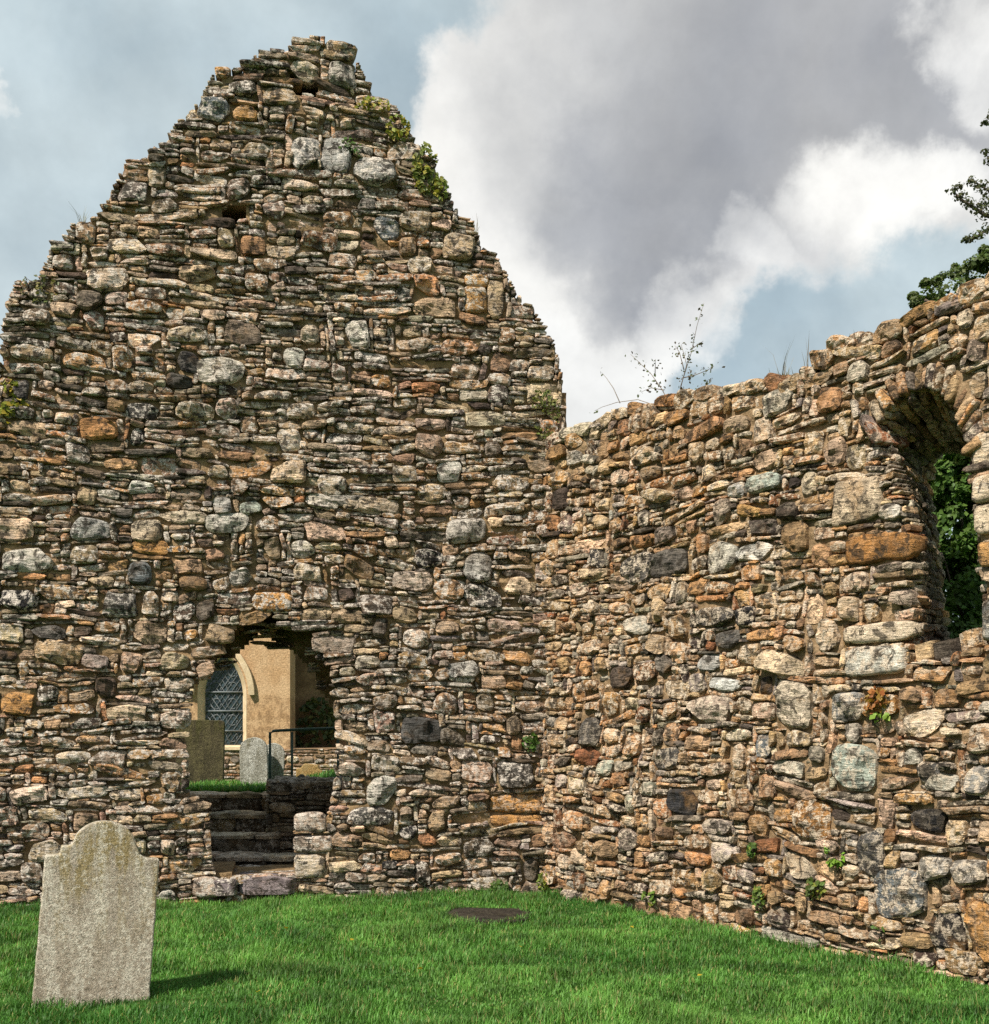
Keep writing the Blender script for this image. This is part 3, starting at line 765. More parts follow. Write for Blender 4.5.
# ================================================================== headstones
def headstone(name, outline, thick, loc, yaw, lean, roll, mat, label, group=None, bevel=.008, sub=True, carve=None):
    root = None
    bm = bmesh.new()
    vs = [bm.verts.new((x, -thick / 2, z)) for x, z in outline]
    f = bm.faces.new(vs)
    r = bmesh.ops.extrude_face_region(bm, geom=[f])
    for v in [g for g in r['geom'] if isinstance(g, bmesh.types.BMVert)]: v.co.y += thick
    bmesh.ops.recalc_face_normals(bm, faces=bm.faces)
    ed = [e for e in bm.edges if e.calc_face_angle(0) > .3]
    bmesh.ops.bevel(bm, geom=ed, offset=bevel, segments=2, affect='EDGES', profile=.5)
    cy, sy = math.cos(roll), math.sin(roll)
    for v in bm.verts:
        x, y, z = v.co; x, z = x * cy + z * sy, -x * sy + z * cy
        y = y + z * lean
        v.co = (x * math.cos(yaw) - y * math.sin(yaw) + loc[0], x * math.sin(yaw) + y * math.cos(yaw) + loc[1], z + loc[2])
    bmesh.ops.recalc_face_normals(bm, faces=bm.faces)
    o = bm_obj(name, bm, mat)
    # origin at the foot of the stone
    for v in o.data.vertices: v.co.x -= loc[0]; v.co.y -= loc[1]; v.co.z -= loc[2]
    o.location = loc
    return tag(o, label, 'gravestone', group)

def grave_mat(name, a, b, lich, yel, k=1.0, sc=1.0):
    m, t = new_mat(name); tc = t.n('ShaderNodeTexCoord').outputs['Object']
    n1 = t.noise(tc, 5 * sc, 6, .65); n2 = t.noise(tc, 42 * sc, 8, .75); n3 = t.noise(tc, 110 * sc, 5, .75); n4 = t.noise(tc, 55 * sc, 7, .75)
    stretch = t.n('ShaderNodeMapping', ins={'Vector': tc, 'Scale': (1, 1, .22)}).outputs[0]
    ns = t.noise(stretch, 13 * sc, 5, .6)
    z = t.n('ShaderNodeSeparateXYZ', ins={0: tc}).outputs[2]
    c = t.mix(t.step(n1, .35, .65), a, b)
    c = t.mix(t.math('MULTIPLY', t.math('MULTIPLY', t.step(ns, .44, .58), t.step(z, .2, .75)), .85 * k), c, yel)
    c = t.mix(t.math('MULTIPLY', t.step(n2, .52, .60), .75 * k), c, lich)
    c = t.mix(t.math('MULTIPLY', t.step(n4, .56, .64), .6 * k), c, (.10, .08, .05))
    st2 = t.noise(t.vmath('ADD', stretch, (3.1, 7.7, 1.3)).outputs[0], 9 * sc, 7, .68)
    c = t.mix(t.math('MULTIPLY', t.math('MULTIPLY', t.step(st2, .46, .58), t.step(n2, .38, .56)), .85 * k), c, lich)
    n6 = t.noise(tc, 26 * sc, 8, .78)
    c = t.mix(t.math('MULTIPLY', t.step(n6, .56, .63), .6 * k), c, (.13, .105, .065))
    c = t.mulv(c, t.step(n3, .32, .68, .58, 1.35))
    h = t.math('ADD', n3, t.math('MULTIPLY', n6, 1.6))
    finish(t, c, .95, h, .9, .02, .1); return m
M_GRAVE = grave_mat('lichened_limestone', (.42, .345, .26), (.55, .47, .37), (.78, .71, .58), (.37, .28, .12))
M_GRAVE_D = grave_mat('dark_mossy_slate', (.055, .048, .03), (.10, .085, .05), (.16, .14, .07), (.08, .08, .025), .8)
M_GRAVE_P = grave_mat('pale_lichen_stone', (.26, .25, .20), (.40, .39, .33), (.62, .62, .56), (.24, .22, .12))
M_GRAVE_O = grave_mat('ochre_stone', (.36, .22, .08), (.44, .29, .12), (.50, .38, .2), (.34, .2, .05), .6)
hw = .305
arc = [(.165 * math.cos(a) + .005, .855 + .135 * math.sin(a)) for a in np.linspace(R(4), R(176), 19)]
def worn(o, d=.004, st=.03):
    r_ = []
    for i in range(len(o)):
        a, b = np.array(o[i]), np.array(o[(i + 1) % len(o)]); k = max(1, int(np.hypot(*(b - a)) / st))
        for j in range(k): q = a + (b - a) * j / k; r_.append(tuple(q + rng.normal(0, d, 2) * (.35 if j == 0 else 1)))
    return r_
out = [(-hw * 1.02, -.3), (hw * 1.0, -.3), (hw * .99, .79), (.245, .795), (.215, .80), (.195, .815), (.185, .84)] + arc + [(-.175, .848), (-.222, .846), (-.226, .80), (-.30, .79), (-hw * .99, .775)]
b0 = at(92, 1000, 6.64)
headstone('headstone', worn(out, .0015), .085, (b0[0], b0[1], 0), R(21), .03, R(4.2), M_GRAVE, 'leaning weathered headstone with a round shouldered top, standing in the foreground lawn')
def gpos(px, Y): p = at(px, 711, Y); return (p[0], Y, float(cz(np.array([p[0]]), np.array([Y]))[0]))
headstone('headstone', [(-.3, -.2), (.23, -.2), (.235, .72), (.20, .745), (-.1, .75), (-.3, .74)], .08, gpos(203, 13.6), R(6), 0.02, R(.5), M_GRAVE_D, 'dark mossy slab headstone left of the steps beyond the doorway')
o2 = [(-.15, -.2), (.15, -.2), (.15, .38)] + [(.15 * math.cos(a), .40 + .13 * math.sin(a)) for a in np.linspace(R(15), R(165), 9)] + [(-.15, .38)]
headstone('headstone', o2, .07, gpos(254.5, 13.1), R(4), .03, R(-1.5), M_GRAVE_P, 'pale lichened round topped headstone beside the green handrail')
headstone('headstone', [(x * .8, z * .9) for x, z in o2], .07, gpos(272, 13.3), R(10), .02, R(3), M_GRAVE_P, 'small pale headstone half hidden behind the handrail post')
headstone('headstone', [(-.15, -.2), (.16, -.2), (.155, .13), (.12, .15), (.10, .20), (-.06, .21), (-.10, .16), (-.15, .14)], .07, gpos(309, 14.0), R(2), .02, R(2), M_GRAVE_O, 'low ochre headstone in the grass under the handrail')

# ================================================================== steps, cheek wall, handrail
steps = empty('stone_steps', (at(240, 711, 11.5)[0], 11.2, 0), 'dark worn stone steps climbing beyond the doorway', 'steps')
sl = Stones()
zt = [.08, .275, .445, .615, .79]; yt = [11.08, 11.38, 11.68, 11.98]
xa = at(196, 711, 12)[0]; xb = at(300, 711, 11.2)[0]
for k in range(4):
    x = xa - .1; xe = xb if k < 1 else at(275, 711, yt[k])[0]
    s = Stones()
    while x < xe:
        w = min(rng.uniform(.35, .6), xe - x + .02)
        # dark riser stones, pale tread slabs: shade and light put into their colour
        hgt = zt[k + 1] - zt[k] + (.08 if k == 0 else 0)
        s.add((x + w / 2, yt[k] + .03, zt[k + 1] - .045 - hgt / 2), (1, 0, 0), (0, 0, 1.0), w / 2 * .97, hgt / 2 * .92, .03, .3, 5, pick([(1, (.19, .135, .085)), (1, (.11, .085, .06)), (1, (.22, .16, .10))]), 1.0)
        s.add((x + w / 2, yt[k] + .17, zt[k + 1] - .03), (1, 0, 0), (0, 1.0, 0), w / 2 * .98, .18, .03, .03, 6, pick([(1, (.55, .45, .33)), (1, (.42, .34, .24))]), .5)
        x += w
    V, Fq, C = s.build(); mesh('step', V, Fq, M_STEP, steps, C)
bm = bmesh.new()
for k in range(4):
    xe = xb if k < 1 else at(275, 711, yt[k])[0]
    r = bmesh.ops.create_cube(bm, size=1)
    for v in r['verts']: v.co = ((xa - .1) * (.5 - v.co.x) + (xe - .02) * (.5 + v.co.x), yt[k] + .06 + (YB - yt[k] - .064 + .002 * k) * (.5 + v.co.y), (zt[k + 1] - .05) * (.5 + v.co.z) - .03 * (.5 - v.co.z))
bm_obj('step_core', bm, M_DARKSTONE, steps)
# passage floor
bm = bmesh.new(); r = bmesh.ops.create_cube(bm, size=1)
for v in r['verts']: v.co = (-2.9 + 1.9 * (.5 + v.co.x), 10.2 + .95 * (.5 + v.co.y), .09 * (.5 + v.co.z) - .05)
tag(bm_obj('passage_floor', bm, M_DARKSTONE), 'dark earth floor of the doorway passage', 'floor', kind='structure')
cheek = empty('cheek_wall', (at(300, 711, 11.6)[0], 11.5, 0), 'low dark rubble wall at the right of the steps, under the handrail', 'wall')
s = Stones(); x0, x1 = at(266, 711, 11.5)[0], at(345, 711, 11.5)[0]
free = np.ones((int(93), int((x1 - x0) * 100)), bool)
for (a, b, c, d) in pack(free, (8, 16), .5, (15, 40)):
    w, h = (c - a) / 100, (d - b) / 100
    s.add((x0 + a / 100 + w / 2, 11.5, b / 100 + h / 2), (1, 0, 0), (0, 0, 1.0), w / 2 - .005, h / 2 - .005, min(w, h) * .3, .1, 3.5, pick([(2, (.20, .155, .10)), (1, (.30, .235, .16)), (1, (.11, .09, .07))]), 1.0)
for y in np.arange(11.6, YB + .1, .2):
    x = x0
    while x < x1:
        w = rng.uniform(.2, .4); s.add((x + w / 2, y, .91), (1, 0, 0), (0, 1.0, 0), w / 2, .11, .03, .08, 4, pick([(1, (.17, .14, .10)), (1, (.1, .085, .06))])); x += w
for (a, b, c, d) in pack(np.ones((90, 72), bool), (8, 16), .5, (15, 30)):
    w, h = (c - a) / 100, (d - b) / 100
    s.add((x0, 11.5 + .72 - a / 100 - w / 2, b / 100 + h / 2), (0, -1.0, 0), (0, 0, 1.0), w / 2 - .005, h / 2 - .005, min(w, h) * .3, .1, 3.5, pick([(2, (.20, .155, .10)), (1, (.30, .235, .16))]), 1.0)
V, Fq, C = s.build(); mesh('rubble_face', V, Fq, M_STEP, cheek, C)
bm = bmesh.new(); r = bmesh.ops.create_cube(bm, size=1)
for v in r['verts']: v.co = (x0 + .03 + (x1 - x0 - .03) * (.5 + v.co.x), 11.53 + (YB - 11.53 + .05) * (.5 + v.co.y), .9 * (.5 + v.co.z))
bm_obj('mortar_core', bm, M_DARKSTONE, cheek)

def tube(path, rad, seg=8):
    path = [np.array(p, float) for p in path]; n = len(path); rad = rad if hasattr(rad, '__len__') else [rad] * n
    V, Fq = [], []
    ref = np.array([.31, .17, .94]); 
    for i, p in enumerate(path):
        t = path[min(i + 1, n - 1)] - path[max(i - 1, 0)]; t = t / (np.linalg.norm(t) + 1e-9)
        a = np.cross(t, ref if abs(np.dot(t, ref)) < .95 else np.array([1, 0, 0])); a /= np.linalg.norm(a); b = np.cross(t, a)
        for k in range(seg):
            an = 2 * math.pi * k / seg; V.append(p + rad[i] * (math.cos(an) * a + math.sin(an) * b))
    for i in range(n - 1):
        for k in range(seg):
            k2 = (k + 1) % seg; Fq.append((i * seg + k, i * seg + k2, (i + 1) * seg + k2, (i + 1) * seg + k))
    # closed ends
    V += [path[0], path[-1]]; c0, c1 = n * seg, n * seg + 1
    for k in range(seg):
        k2 = (k + 1) % seg
        Fq.append((c0, k2, k, k)); Fq.append((c1, (n - 1) * seg + k, (n - 1) * seg + k2, (n - 1) * seg + k2))
    return np.array(V), np.array(Fq)
def tubes_obj(name, lst, mat, parent=None):
    tr = []
    for V, Fq in lst: tr.append((V, Fq))
    V, Fq = joinVF(tr)
    quad = Fq[Fq[:, 2] != Fq[:, 3]]; tri = Fq[Fq[:, 2] == Fq[:, 3]][:, :3]
    return mesh(name, V, [quad, tri], mat, parent)
M_RAIL = plain_material('green_rail_paint', (.03, .065, .05), (.05, .095, .075), 20, .45, .1)
YR = 12.1
rail = empty('handrail', tuple(at(281, 711, YR) - np.array([0, 0, .7])), 'dark green metal handrail on posts at the top of the steps', 'handrail')
pr = lambda px, py, Y=YR: at(px, py, Y)
tubes_obj('rail', [tube([pr(270, 738), pr(270, 733.5), pr(273, 731), pr(280, 730.5), pr(300, 729.5), pr(345, 728)], .015)], M_RAIL, rail)
for px in (270, 292, 338): tubes_obj('post', [tube([pr(px, 800), pr(px, 732)], .013)], M_RAIL, rail)

# ================================================================== church behind
YC = 19.0; PXM = YC / F
def cx_(px): return (px - CX) * PXM
def czz(py): return EYE + (HY - py) * PXM
church = empty('church', (cx_(230), YC, .9), 'buff rendered church with a pointed leaded window, seen through the doorway', 'church')
def render_mat():
    m, t = new_mat('buff_render'); tc = t.n('ShaderNodeTexCoord').outputs['Object']
    n1 = t.noise(tc, 2.5, 6, .65); n2 = t.noise(tc, 40, 5, .7); n3 = t.noise(tc, 9, 6, .7)
    z = t.n('ShaderNodeSeparateXYZ', ins={0: tc}).outputs[2]
    c = t.mix(t.step(n1, .35, .65), (.44, .275, .145), (.53, .36, .21))
    c = t.mix(t.math('MULTIPLY', t.step(n3, .42, .60), t.step(z, .96, .90, .12, .65)), c, (.21, .125, .065))
    c = t.mulv(c, t.step(n2, .3, .7, .65, 1.3))
    finish(t, c, .95, t.math('ADD', n2, n3), .6, .015, .1); return m
M_RENDER = render_mat()
M_SURR = plain_material('cut_stone_surround', (.55, .42, .26), (.64, .50, .33), 8, .9, .3)
wc, whw, wR = 222, 18.5, 52.0
def lancet(off):
    """pointed outline in pixels of the church plane, grown by off"""
    hw_, Rr = whw + off, wR + off; sp = 695
    c_r = wc + whw - wR; c_l = wc - whw + wR
    an = math.acos((wc - c_r) / Rr)
    right = [(c_r + Rr * math.cos(a), sp - Rr * math.sin(a)) for a in np.linspace(0, an, 10)]
    left = [(c_l - Rr * math.cos(a), sp - Rr * math.sin(a)) for a in np.linspace(an, 0, 10)]
    pts = [(wc + hw_, 746 + off * .3)] + right + left[1:] + [(wc - hw_, 746 + off * .3)]
    return [(cx_(a), czz(b)) for a, b in pts]
o_out, o_in = lancet(6), lancet(0)
bm = bmesh.new()
rect = [(cx_(30), .2), (cx_(290), .2), (cx_(290), 7.0), (cx_(30), 7.0)]
def loop(pts, y): vs = [bm.verts.new((x, y, z)) for x, z in pts]; return vs, [bm.edges.new((vs[i], vs[(i + 1) % len(vs)])) for i in range(len(vs))]
va, ea = loop(rect, YC); vb, eb = loop(o_out, YC)
bmesh.ops.triangle_fill(bm, edges=ea + eb, use_beauty=True)
back_v = [bm.verts.new((x, YC + .5, z)) for x, z in rect]
for i in range(4): bm.faces.new((va[i], va[(i + 1) % 4], back_v[(i + 1) % 4], back_v[i]))
bm_obj('wall', bm, M_RENDER, church)
def ring_mesh(name, p0, y0, p1, y1, mat, parent, closed=True):
    n = len(p0); V = np.array([(x, y0, z) for x, z in p0] + [(x, y1, z) for x, z in p1]); k = np.arange(n if closed else n - 1)
    return mesh(name, V, np.stack([k, (k + 1) % n, (k + 1) % n + n, k + n], -1), mat, parent, None, False)
win = ring_mesh('window', o_out, YC - .004, o_in, YC + .16, M_SURR, church)
M_GLASS, t = new_mat('leaded_glass'); tc = t.n('ShaderNodeTexCoord').outputs['Object']
finish(t, t.mix(t.step(t.noise(tc, 9, 3), .4, .6), (.018, .028, .036), (.04, .06, .07)), .12, t.noise(tc, 14, 2), .4, .02, .6)
bm = bmesh.new(); vs = [bm.verts.new((x, YC + .15, z)) for x, z in lancet(.5)]; bm.faces.new(vs)
bm_obj('pane', bm, M_GLASS, win)
M_LEAD = plain_material('lead', (.10, .115, .12), (.17, .185, .19), 20, .5, .1)
lst = []
x0, x1, z0, z1 = cx_(wc - whw), cx_(wc + whw), czz(746), czz(655)
poly_in = o_in
def clip_line(a, b, n=60):
    t_ = np.linspace(0, 1, n); X = a[0] + (b[0] - a[0]) * t_; Z = a[1] + (b[1] - a[1]) * t_
    ins_ = in_poly(X, Z, poly_in); k = np.nonzero(ins_)[0]
    return None if len(k) < 2 else ((X[k[0]], Z[k[0]]), (X[k[-1]], Z[k[-1]]))
for i in range(-14, 16):
    for sgn in (1, -1):
        a = (x0, z0 + i * .13); b = (x1, z0 + i * .13 + sgn * (x1 - x0) * 1.45)
        c = clip_line(a, b)
        if c: lst.append(tube([(c[0][0], YC + .14, c[0][1]), (c[1][0], YC + .14, c[1][1])], .0055, 4))
# round leaded motifs
for cxm in (-.13, .13):
    for zz in np.arange(z0 + .15, z1 - .15, .26):
        ring_ = [(wc_x, YC + .138, wz) for wc_x, wz in [(cx_(wc) + cxm + .085 * math.cos(a), zz + .085 * math.sin(a)) for a in np.linspace(0, 2 * math.pi, 13)]]
        if in_poly(np.array([cx_(wc) + cxm]), np.array([zz + .1]), poly_in)[0]: lst.append(tube(ring_, .006, 4))
tubes_obj('leading', lst, M_LEAD, win)
for py in (692, 711, 731): tubes_obj('saddle_bar', [tube([(x0, YC + .125, czz(py)), (x1, YC + .125, czz(py))], .014, 6)], M_LEAD, win)
# hood mould
def hood(off, a0, a1, n=14):
    Rr = wR + off; c_r = wc + whw - wR; c_l = wc - whw + wR; an = math.acos((wc - c_r) / Rr)
    r_ = [(c_r + Rr * math.cos(a), 695 - Rr * math.sin(a)) for a in np.linspace(0, an, n)]; l_ = [(c_l - Rr * math.cos(a), 695 - Rr * math.sin(a)) for a in np.linspace(an, 0, n)]
    return [(cx_(a), czz(b)) for a, b in r_ + l_[1:]]
h0, h1 = hood(9, 0, 0), hood(14.5, 0, 0); n = len(h0)
V = np.array([(x, YC - .003, z) for x, z in h0] + [(x, YC - .09, z) for x, z in h0] + [(x, YC - .07, z) for x, z in h1] + [(x, YC - .003, z) for x, z in h1])
k = np.arange(n - 1); Fh = np.concatenate([np.stack([k + j * n, k + 1 + j * n, k + 1 + (j + 1) * n, k + (j + 1) * n], -1) for j in range(3)] + [np.array([[0, n, 2 * n, 3 * n], [n - 1, 4 * n - 1, 3 * n - 1, 2 * n - 1]])])
mesh('hood_mould', V, Fh, M_SURR, church, None, False)
# sill and rubble plinth
bm = bmesh.new(); r = bmesh.ops.create_cube(bm, size=1)
for v in r['verts']: v.co = (cx_(wc - 27) + (54 * PXM) * (.5 + v.co.x), YC - .08 + .2 * (.5 + v.co.y), czz(749) + .06 * (.5 + v.co.z) - (.02 if v.co.y < 0 else 0))
bmesh.ops.bevel(bm, geom=bm.edges[:], offset=.008, segments=1, affect='EDGES'); bm_obj('sill', bm, M_SURR, church)
s = Stones(); pw = int((cx_(345) - cx_(150)) * 100); free = np.ones((int((czz(748) - .3) * 100), pw), bool)
for (a, b, c, d) in pack(free, (9, 18), .6, (15, 40)):
    w, h = (c - a) / 100, (d - b) / 100; xm = cx_(150) + a / 100 + w / 2
    s.add((xm, YC - .03, .3 + b / 100 + h / 2), (1, 0, 0), (0, 0, 1.0), w / 2 - .008, h / 2 - .008, min(w, h) * .25, .1, 3.5, pick(PAL_G) * .8, 1.0)
V, Fq, C = s.build(); mesh('rubble_plinth', V, Fq, M_STONE, church, C)
M_BROWN = plain_material('brown_render', (.17, .105, .055), (.28, .18, .10), 3, .95, .5)  # darker brown than the buff front wall
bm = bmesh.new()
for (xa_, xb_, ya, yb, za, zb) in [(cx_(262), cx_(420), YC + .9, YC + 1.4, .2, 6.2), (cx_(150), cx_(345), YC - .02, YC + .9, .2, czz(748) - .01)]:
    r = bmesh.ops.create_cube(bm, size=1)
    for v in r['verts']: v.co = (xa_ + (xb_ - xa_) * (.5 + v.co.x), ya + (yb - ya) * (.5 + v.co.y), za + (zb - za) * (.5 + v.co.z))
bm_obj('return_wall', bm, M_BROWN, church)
M_ROOF = plain_material('slate_roof', (.08, .08, .09), (.13, .13, .14), 6, .7, .4)
bm = bmesh.new(); vs = [bm.verts.new(p) for p in ((cx_(20), YC - .25, 6.9), (cx_(300), YC - .25, 6.9), (cx_(300), YC + 4, 10.5), (cx_(20), YC + 4, 10.5))]; f = bm.faces.new(vs)
r = bmesh.ops.extrude_face_region(bm, geom=[f])
for v in [g for g in r['geom'] if isinstance(g, bmesh.types.BMVert)]: v.co.z -= .12
bm_obj('roof', bm, M_ROOF, church)

# ================================================================== plants
def leaves(P, Nn, size, cols, stretch=1.5):
    """folded leaf blades: centre P, facing Nn"""
    n = len(P); Nn = Nn / (np.linalg.norm(Nn, axis=1, keepdims=True) + 1e-9)
    r = rng.normal(size=(n, 3)); A = np.cross(Nn, r); A /= np.linalg.norm(A, axis=1, keepdims=True) + 1e-9; B = np.cross(Nn, A)
    s = size[:, None]
    v = [P - A * s * stretch / 2, P + B * s * .5 - A * s * .1 + Nn * s * .12, P + A * s * stretch / 2, P - B * s * .5 - A * s * .1 + Nn * s * .12]
    V = np.stack(v, 1).reshape(-1, 3); b = np.arange(n)[:, None] * 4
    q = np.concatenate([np.concatenate([b, b + 1, b + 2], 1), np.concatenate([b, b + 2, b + 3], 1)])
    C = np.repeat(np.concatenate([cols, np.ones((n, 1))], -1)[:, None], 4, 1).reshape(-1, 4)
    return V, q, C
def leafcol(n, base, var=.4, alt=None, altp=.15):
    c = np.array(base)[None] * (1 + rng.uniform(-var, var, (n, 1))) * (1 + rng.uniform(-.1, .1, (n, 3)))
    if alt is not None: c = np.where(rng.random((n, 1)) < altp, np.array(alt)[None], c)
    return np.clip(c, .005, .6)

def wall_plant(wl, px, py, ru, rv, n, size, base, label, name='wall_fern', cat='plant', alt=None, altp=.2, out=.06, group=None, w0=.03, droop=0.0, stretch=1.5, density=None):
    """a plant rooted in a wall's joints: stems part and leaves"""
    u, v = wl.uv(px, py); k = n
    c = wl.xyz(np.array([[u, v, w0]]))[0]
    root = empty(name, tuple(c), label, cat, group)
    a = rng.uniform(0, 2 * np.pi, k); r = np.sqrt(rng.random(k))
    du, dv = r * np.cos(a) * ru, r * np.sin(a) * rv
    keep = vnoise(np.stack([du * 14, dv * 14, 0 * du + px], -1), 77) > -.25
    du, dv = du[keep], dv[keep]; k = len(du)
    dw = w0 + rng.random(k) * out * (1.2 - r[keep])
    P = wl.xyz(np.stack([u + du, v + dv, dw], -1))
    Nn = wl.N[None] + rng.normal(0, .55, (k, 3)) + np.array([0, 0, .35])
    V, q, C = leaves(P, Nn, rng.uniform(.6, 1.3, k) * size, leafcol(k, base, .4, alt, altp), stretch)
    mesh('foliage', V, q, M_LEAF, root, C)
    st = []
    for i in rng.choice(k, min(k, 9), replace=False):
        m = c * .5 + P[i] * .5 + wl.N * .02
        st.append(tube([c - wl.N * .05, m, P[i]], [.004, .003, .0015], 5))
    tubes_obj('stem', st, M_TWIG, root)
    return root
YG, GR = (.22, .24, .035), (.075, .14, .025)
wall_plant(G, 425, 168, .11, .24, 330, .032, (.15, .18, .04), 'thick yellow green ivy clump near the top of the gable\'s right slope', 'ivy', 'ivy', (.30, .26, .04), .25)
wall_plant(G, 398, 130, .10, .11, 130, .03, YG, 'thin yellow ivy trail above the thick clump on the gable', 'ivy', 'ivy', (.36, .27, .04), .3)
wall_plant(G, 440, 190, .07, .10, 90, .03, (.17, .2, .04), 'sparse ivy leaves trailing below the thick clump on the gable\'s right slope', 'ivy', 'ivy', (.3, .26, .04), .3)
wall_plant(G, 368, 106, .20, .05, 120, .028, YG, 'topmost yellow ivy strand just under the gable peak', 'ivy', 'ivy', (.36, .27, .04), .3)
wall_plant(G, 545, 412, .13, .24, 240, .025, (.13, .15, .04), 'mossy grey green growth by the gable\'s right shoulder', 'wall_moss', 'moss', (.2, .19, .06), .3, .03)
wall_plant(G, 40, 290, .16, .12, 150, .022, (.13, .14, .05), 'olive moss tuft on the left shoulder of the gable', 'wall_moss', 'moss', (.22, .19, .06), .3, .03)
wall_plant(G, 10, 402, .13, .18, 200, .035, YG, 'yellowing ivy at the left edge of the gable', 'ivy', 'ivy', (.40, .30, .04), .35)
wall_plant(G, 350, 150, .09, .10, 80, .02, GR, 'small green tuft between the grey blocks below the peak', 'wall_moss', 'moss', None, .2, .03)
wall_plant(G, 530, 742, .07, .08, 70, .03, GR, 'small green plant on the gable left of the corner', 'wall_fern', 'plant', None, .2, .05)
wall_plant(G, 500, 888, .10, .07, 110, .032, (.09, .15, .035), 'low leafy weed at the foot of the gable near the corner', 'weed', 'plant', None, .2, .08)
wall_plant(W_R, 548, 885, .08, .12, 110, .03, (.13, .17, .04), 'yellow green weed standing in the corner of the two walls', 'weed', 'plant', YG, .3, .08)
wall_plant(W_R, 880, 700, .10, .08, 90, .035, (.26, .10, .03), 'rust red dying fern under the arched window', 'wall_fern', 'fern', (.30, .18, .04), .4, .08)
wall_plant(W_R, 882, 722, .09, .06, 60, .038, (.16, .26, .03), 'bright green fern just below the rusty fern under the window', 'wall_fern', 'fern', None, .2, .10)
wall_plant(W_R, 838, 856, .08, .07, 70, .032, (.14, .25, .03), 'bright green fern low on the side wall, below the window jamb', 'wall_fern', 'fern', None, .2, .08)
wall_plant(W_R, 818, 885, .09, .09, 90, .028, (.09, .13, .03), 'dark trailing weed low on the side wall, left of the black slate', 'weed', 'plant', YG, .2, .06)
wall_plant(W_R, 757, 852, .05, .08, 60, .028, GR, 'slim green weed midway along the foot of the side wall', 'weed', 'plant', YG, .2, .06)
wall_plant(W_R, 762, 898, .05, .10, 60, .026, (.10, .16, .03), 'tall thin weed at the turf line of the side wall', 'weed', 'plant', YG, .2, .06)
wall_plant(W_R, 652, 897, .06, .10, 80, .03, (.12, .19, .03), 'green weed at the turf line nearest the corner, on the side wall', 'weed', 'plant', YG, .2, .07)
wall_plant(W_R, 882, 932, .05, .05, 40, .024, GR, 'tiny weed beside the black stone at the foot of the side wall', 'weed', 'plant', None, .2, .05)
wall_plant(W_R, 930, 452, .08, .03, 50, .03, (.12, .18, .04), 'little fern hanging inside the window arch', 'wall_fern', 'fern', None, .2, .06, None, -.35)

def tuft(P, n, h, label, col=(.20, .19, .07), spread=.035, name='grass_tuft', group=None):
    P = np.array(P); k = n
    Q = P + np.stack([rng.normal(0, spread, k), rng.normal(0, spread * .6, k), np.full(k, -.03)], -1)
    V, Fq, C = blades(Q, rng.uniform(.4, 1.2, k) * h, rng.uniform(.003, .006, k), leafcol(k, col, .4), rng.uniform(.1, .7, k))
    o = mesh(name, V - P, Fq, M_GRASS, None, C); o.location = tuple(P)
    return tag(o, label, 'grass tuft', group)
def wtop(px, py, w=-.15):
    u, v = W_R.uv(px, py); return W_R.xyz(np.array([[u, v, w]]))[0]
tuft(wtop(768, 379), 90, .13, 'dry grass tuft on the side wall top, third from the window')
tuft(wtop(786, 381), 60, .10, 'green yellow grass tuft on the side wall top beside the dry tuft', (.14, .19, .05))
tuft(wtop(722, 391), 50, .08, 'short moss green tuft on the side wall top right of the sapling', (.12, .17, .04))
tuft(wtop(843, 337), 60, .09, 'small tuft on the raised lump of the side wall top', (.12, .15, .05))
tuft(wtop(905, 318), 50, .09, 'tuft on the side wall top just left of the dark tree', (.11, .14, .05))
tuft(wtop(768, 374), 8, .32, 'tall thin seed stalks rising from the side wall top', (.22, .18, .10), .012)
tuft(wtop(792, 374), 6, .34, 'pair of bare grass stalks on the side wall top, nearest the raised lump', (.22, .18, .10), .01)
gt = G.xyz(np.array([[*G.uv(80, 222), -.1]]))[0]
tuft(gt, 22, .22, 'sparse dry stalks on the left slope of the gable', (.18, .16, .09), .014)
gt = G.xyz(np.array([[*G.uv(478, 232), -.1]]))[0]
tuft(gt, 8, .26, 'few thin stalks on the right slope of the gable', (.22, .19, .12), .01)

# sapling growing out of the side wall top
sap = empty('sapling', tuple(wtop(676, 402)), 'wispy bare sapling with tiny leaves on the side wall top', 'sapling')
def sp(px, py, dw=0): 
    u, v = W_R.uv(px, py, -.2); return W_R.xyz(np.array([[u, v, -.2 + dw]]))[0]
brs = [[(676, 412), (680, 385), (690, 350), (694, 325), (700, 302)], [(674, 412), (664, 390), (655, 375), (643, 362), (638, 356)], [(672, 414), (655, 405), (640, 400), (620, 403), (606, 408), (600, 412)],
       [(682, 378), (692, 375), (702, 370), (708, 365)], [(684, 370), (678, 352), (672, 345)], [(664, 390), (652, 388), (644, 392)], [(690, 350), (700, 340)], [(680, 392), (695, 390), (704, 384), (707, 378)], [(655, 375), (658, 360)], [(620, 403), (612, 388), (604, 378), (598, 372)], [(678, 398), (688, 365), (684, 345)]]
lst, lp = [], []
for b in brs:
    d = rng.uniform(-.12, .12); pts = [sp(x, y, d * i / len(b)) for i, (x, y) in enumerate(b)]
    lst.append(tube(pts, list(np.linspace(.0042, .0014, len(pts))), 5))
    if b[0] != (620, 403) and b[0] != (672, 414):
        for i in range(len(pts) - 1):
            for _ in range(11): lp.append(pts[i] + (pts[i + 1] - pts[i]) * rng.random() + rng.normal(0, .028, 3))
    else:
        for _ in range(3): lp.append(pts[-1] + rng.normal(0, .02, 3))
tubes_obj('stem', lst, plain_material('grey_twig', (.14, .115, .09), (.22, .18, .14), 30, .9, .3), sap)
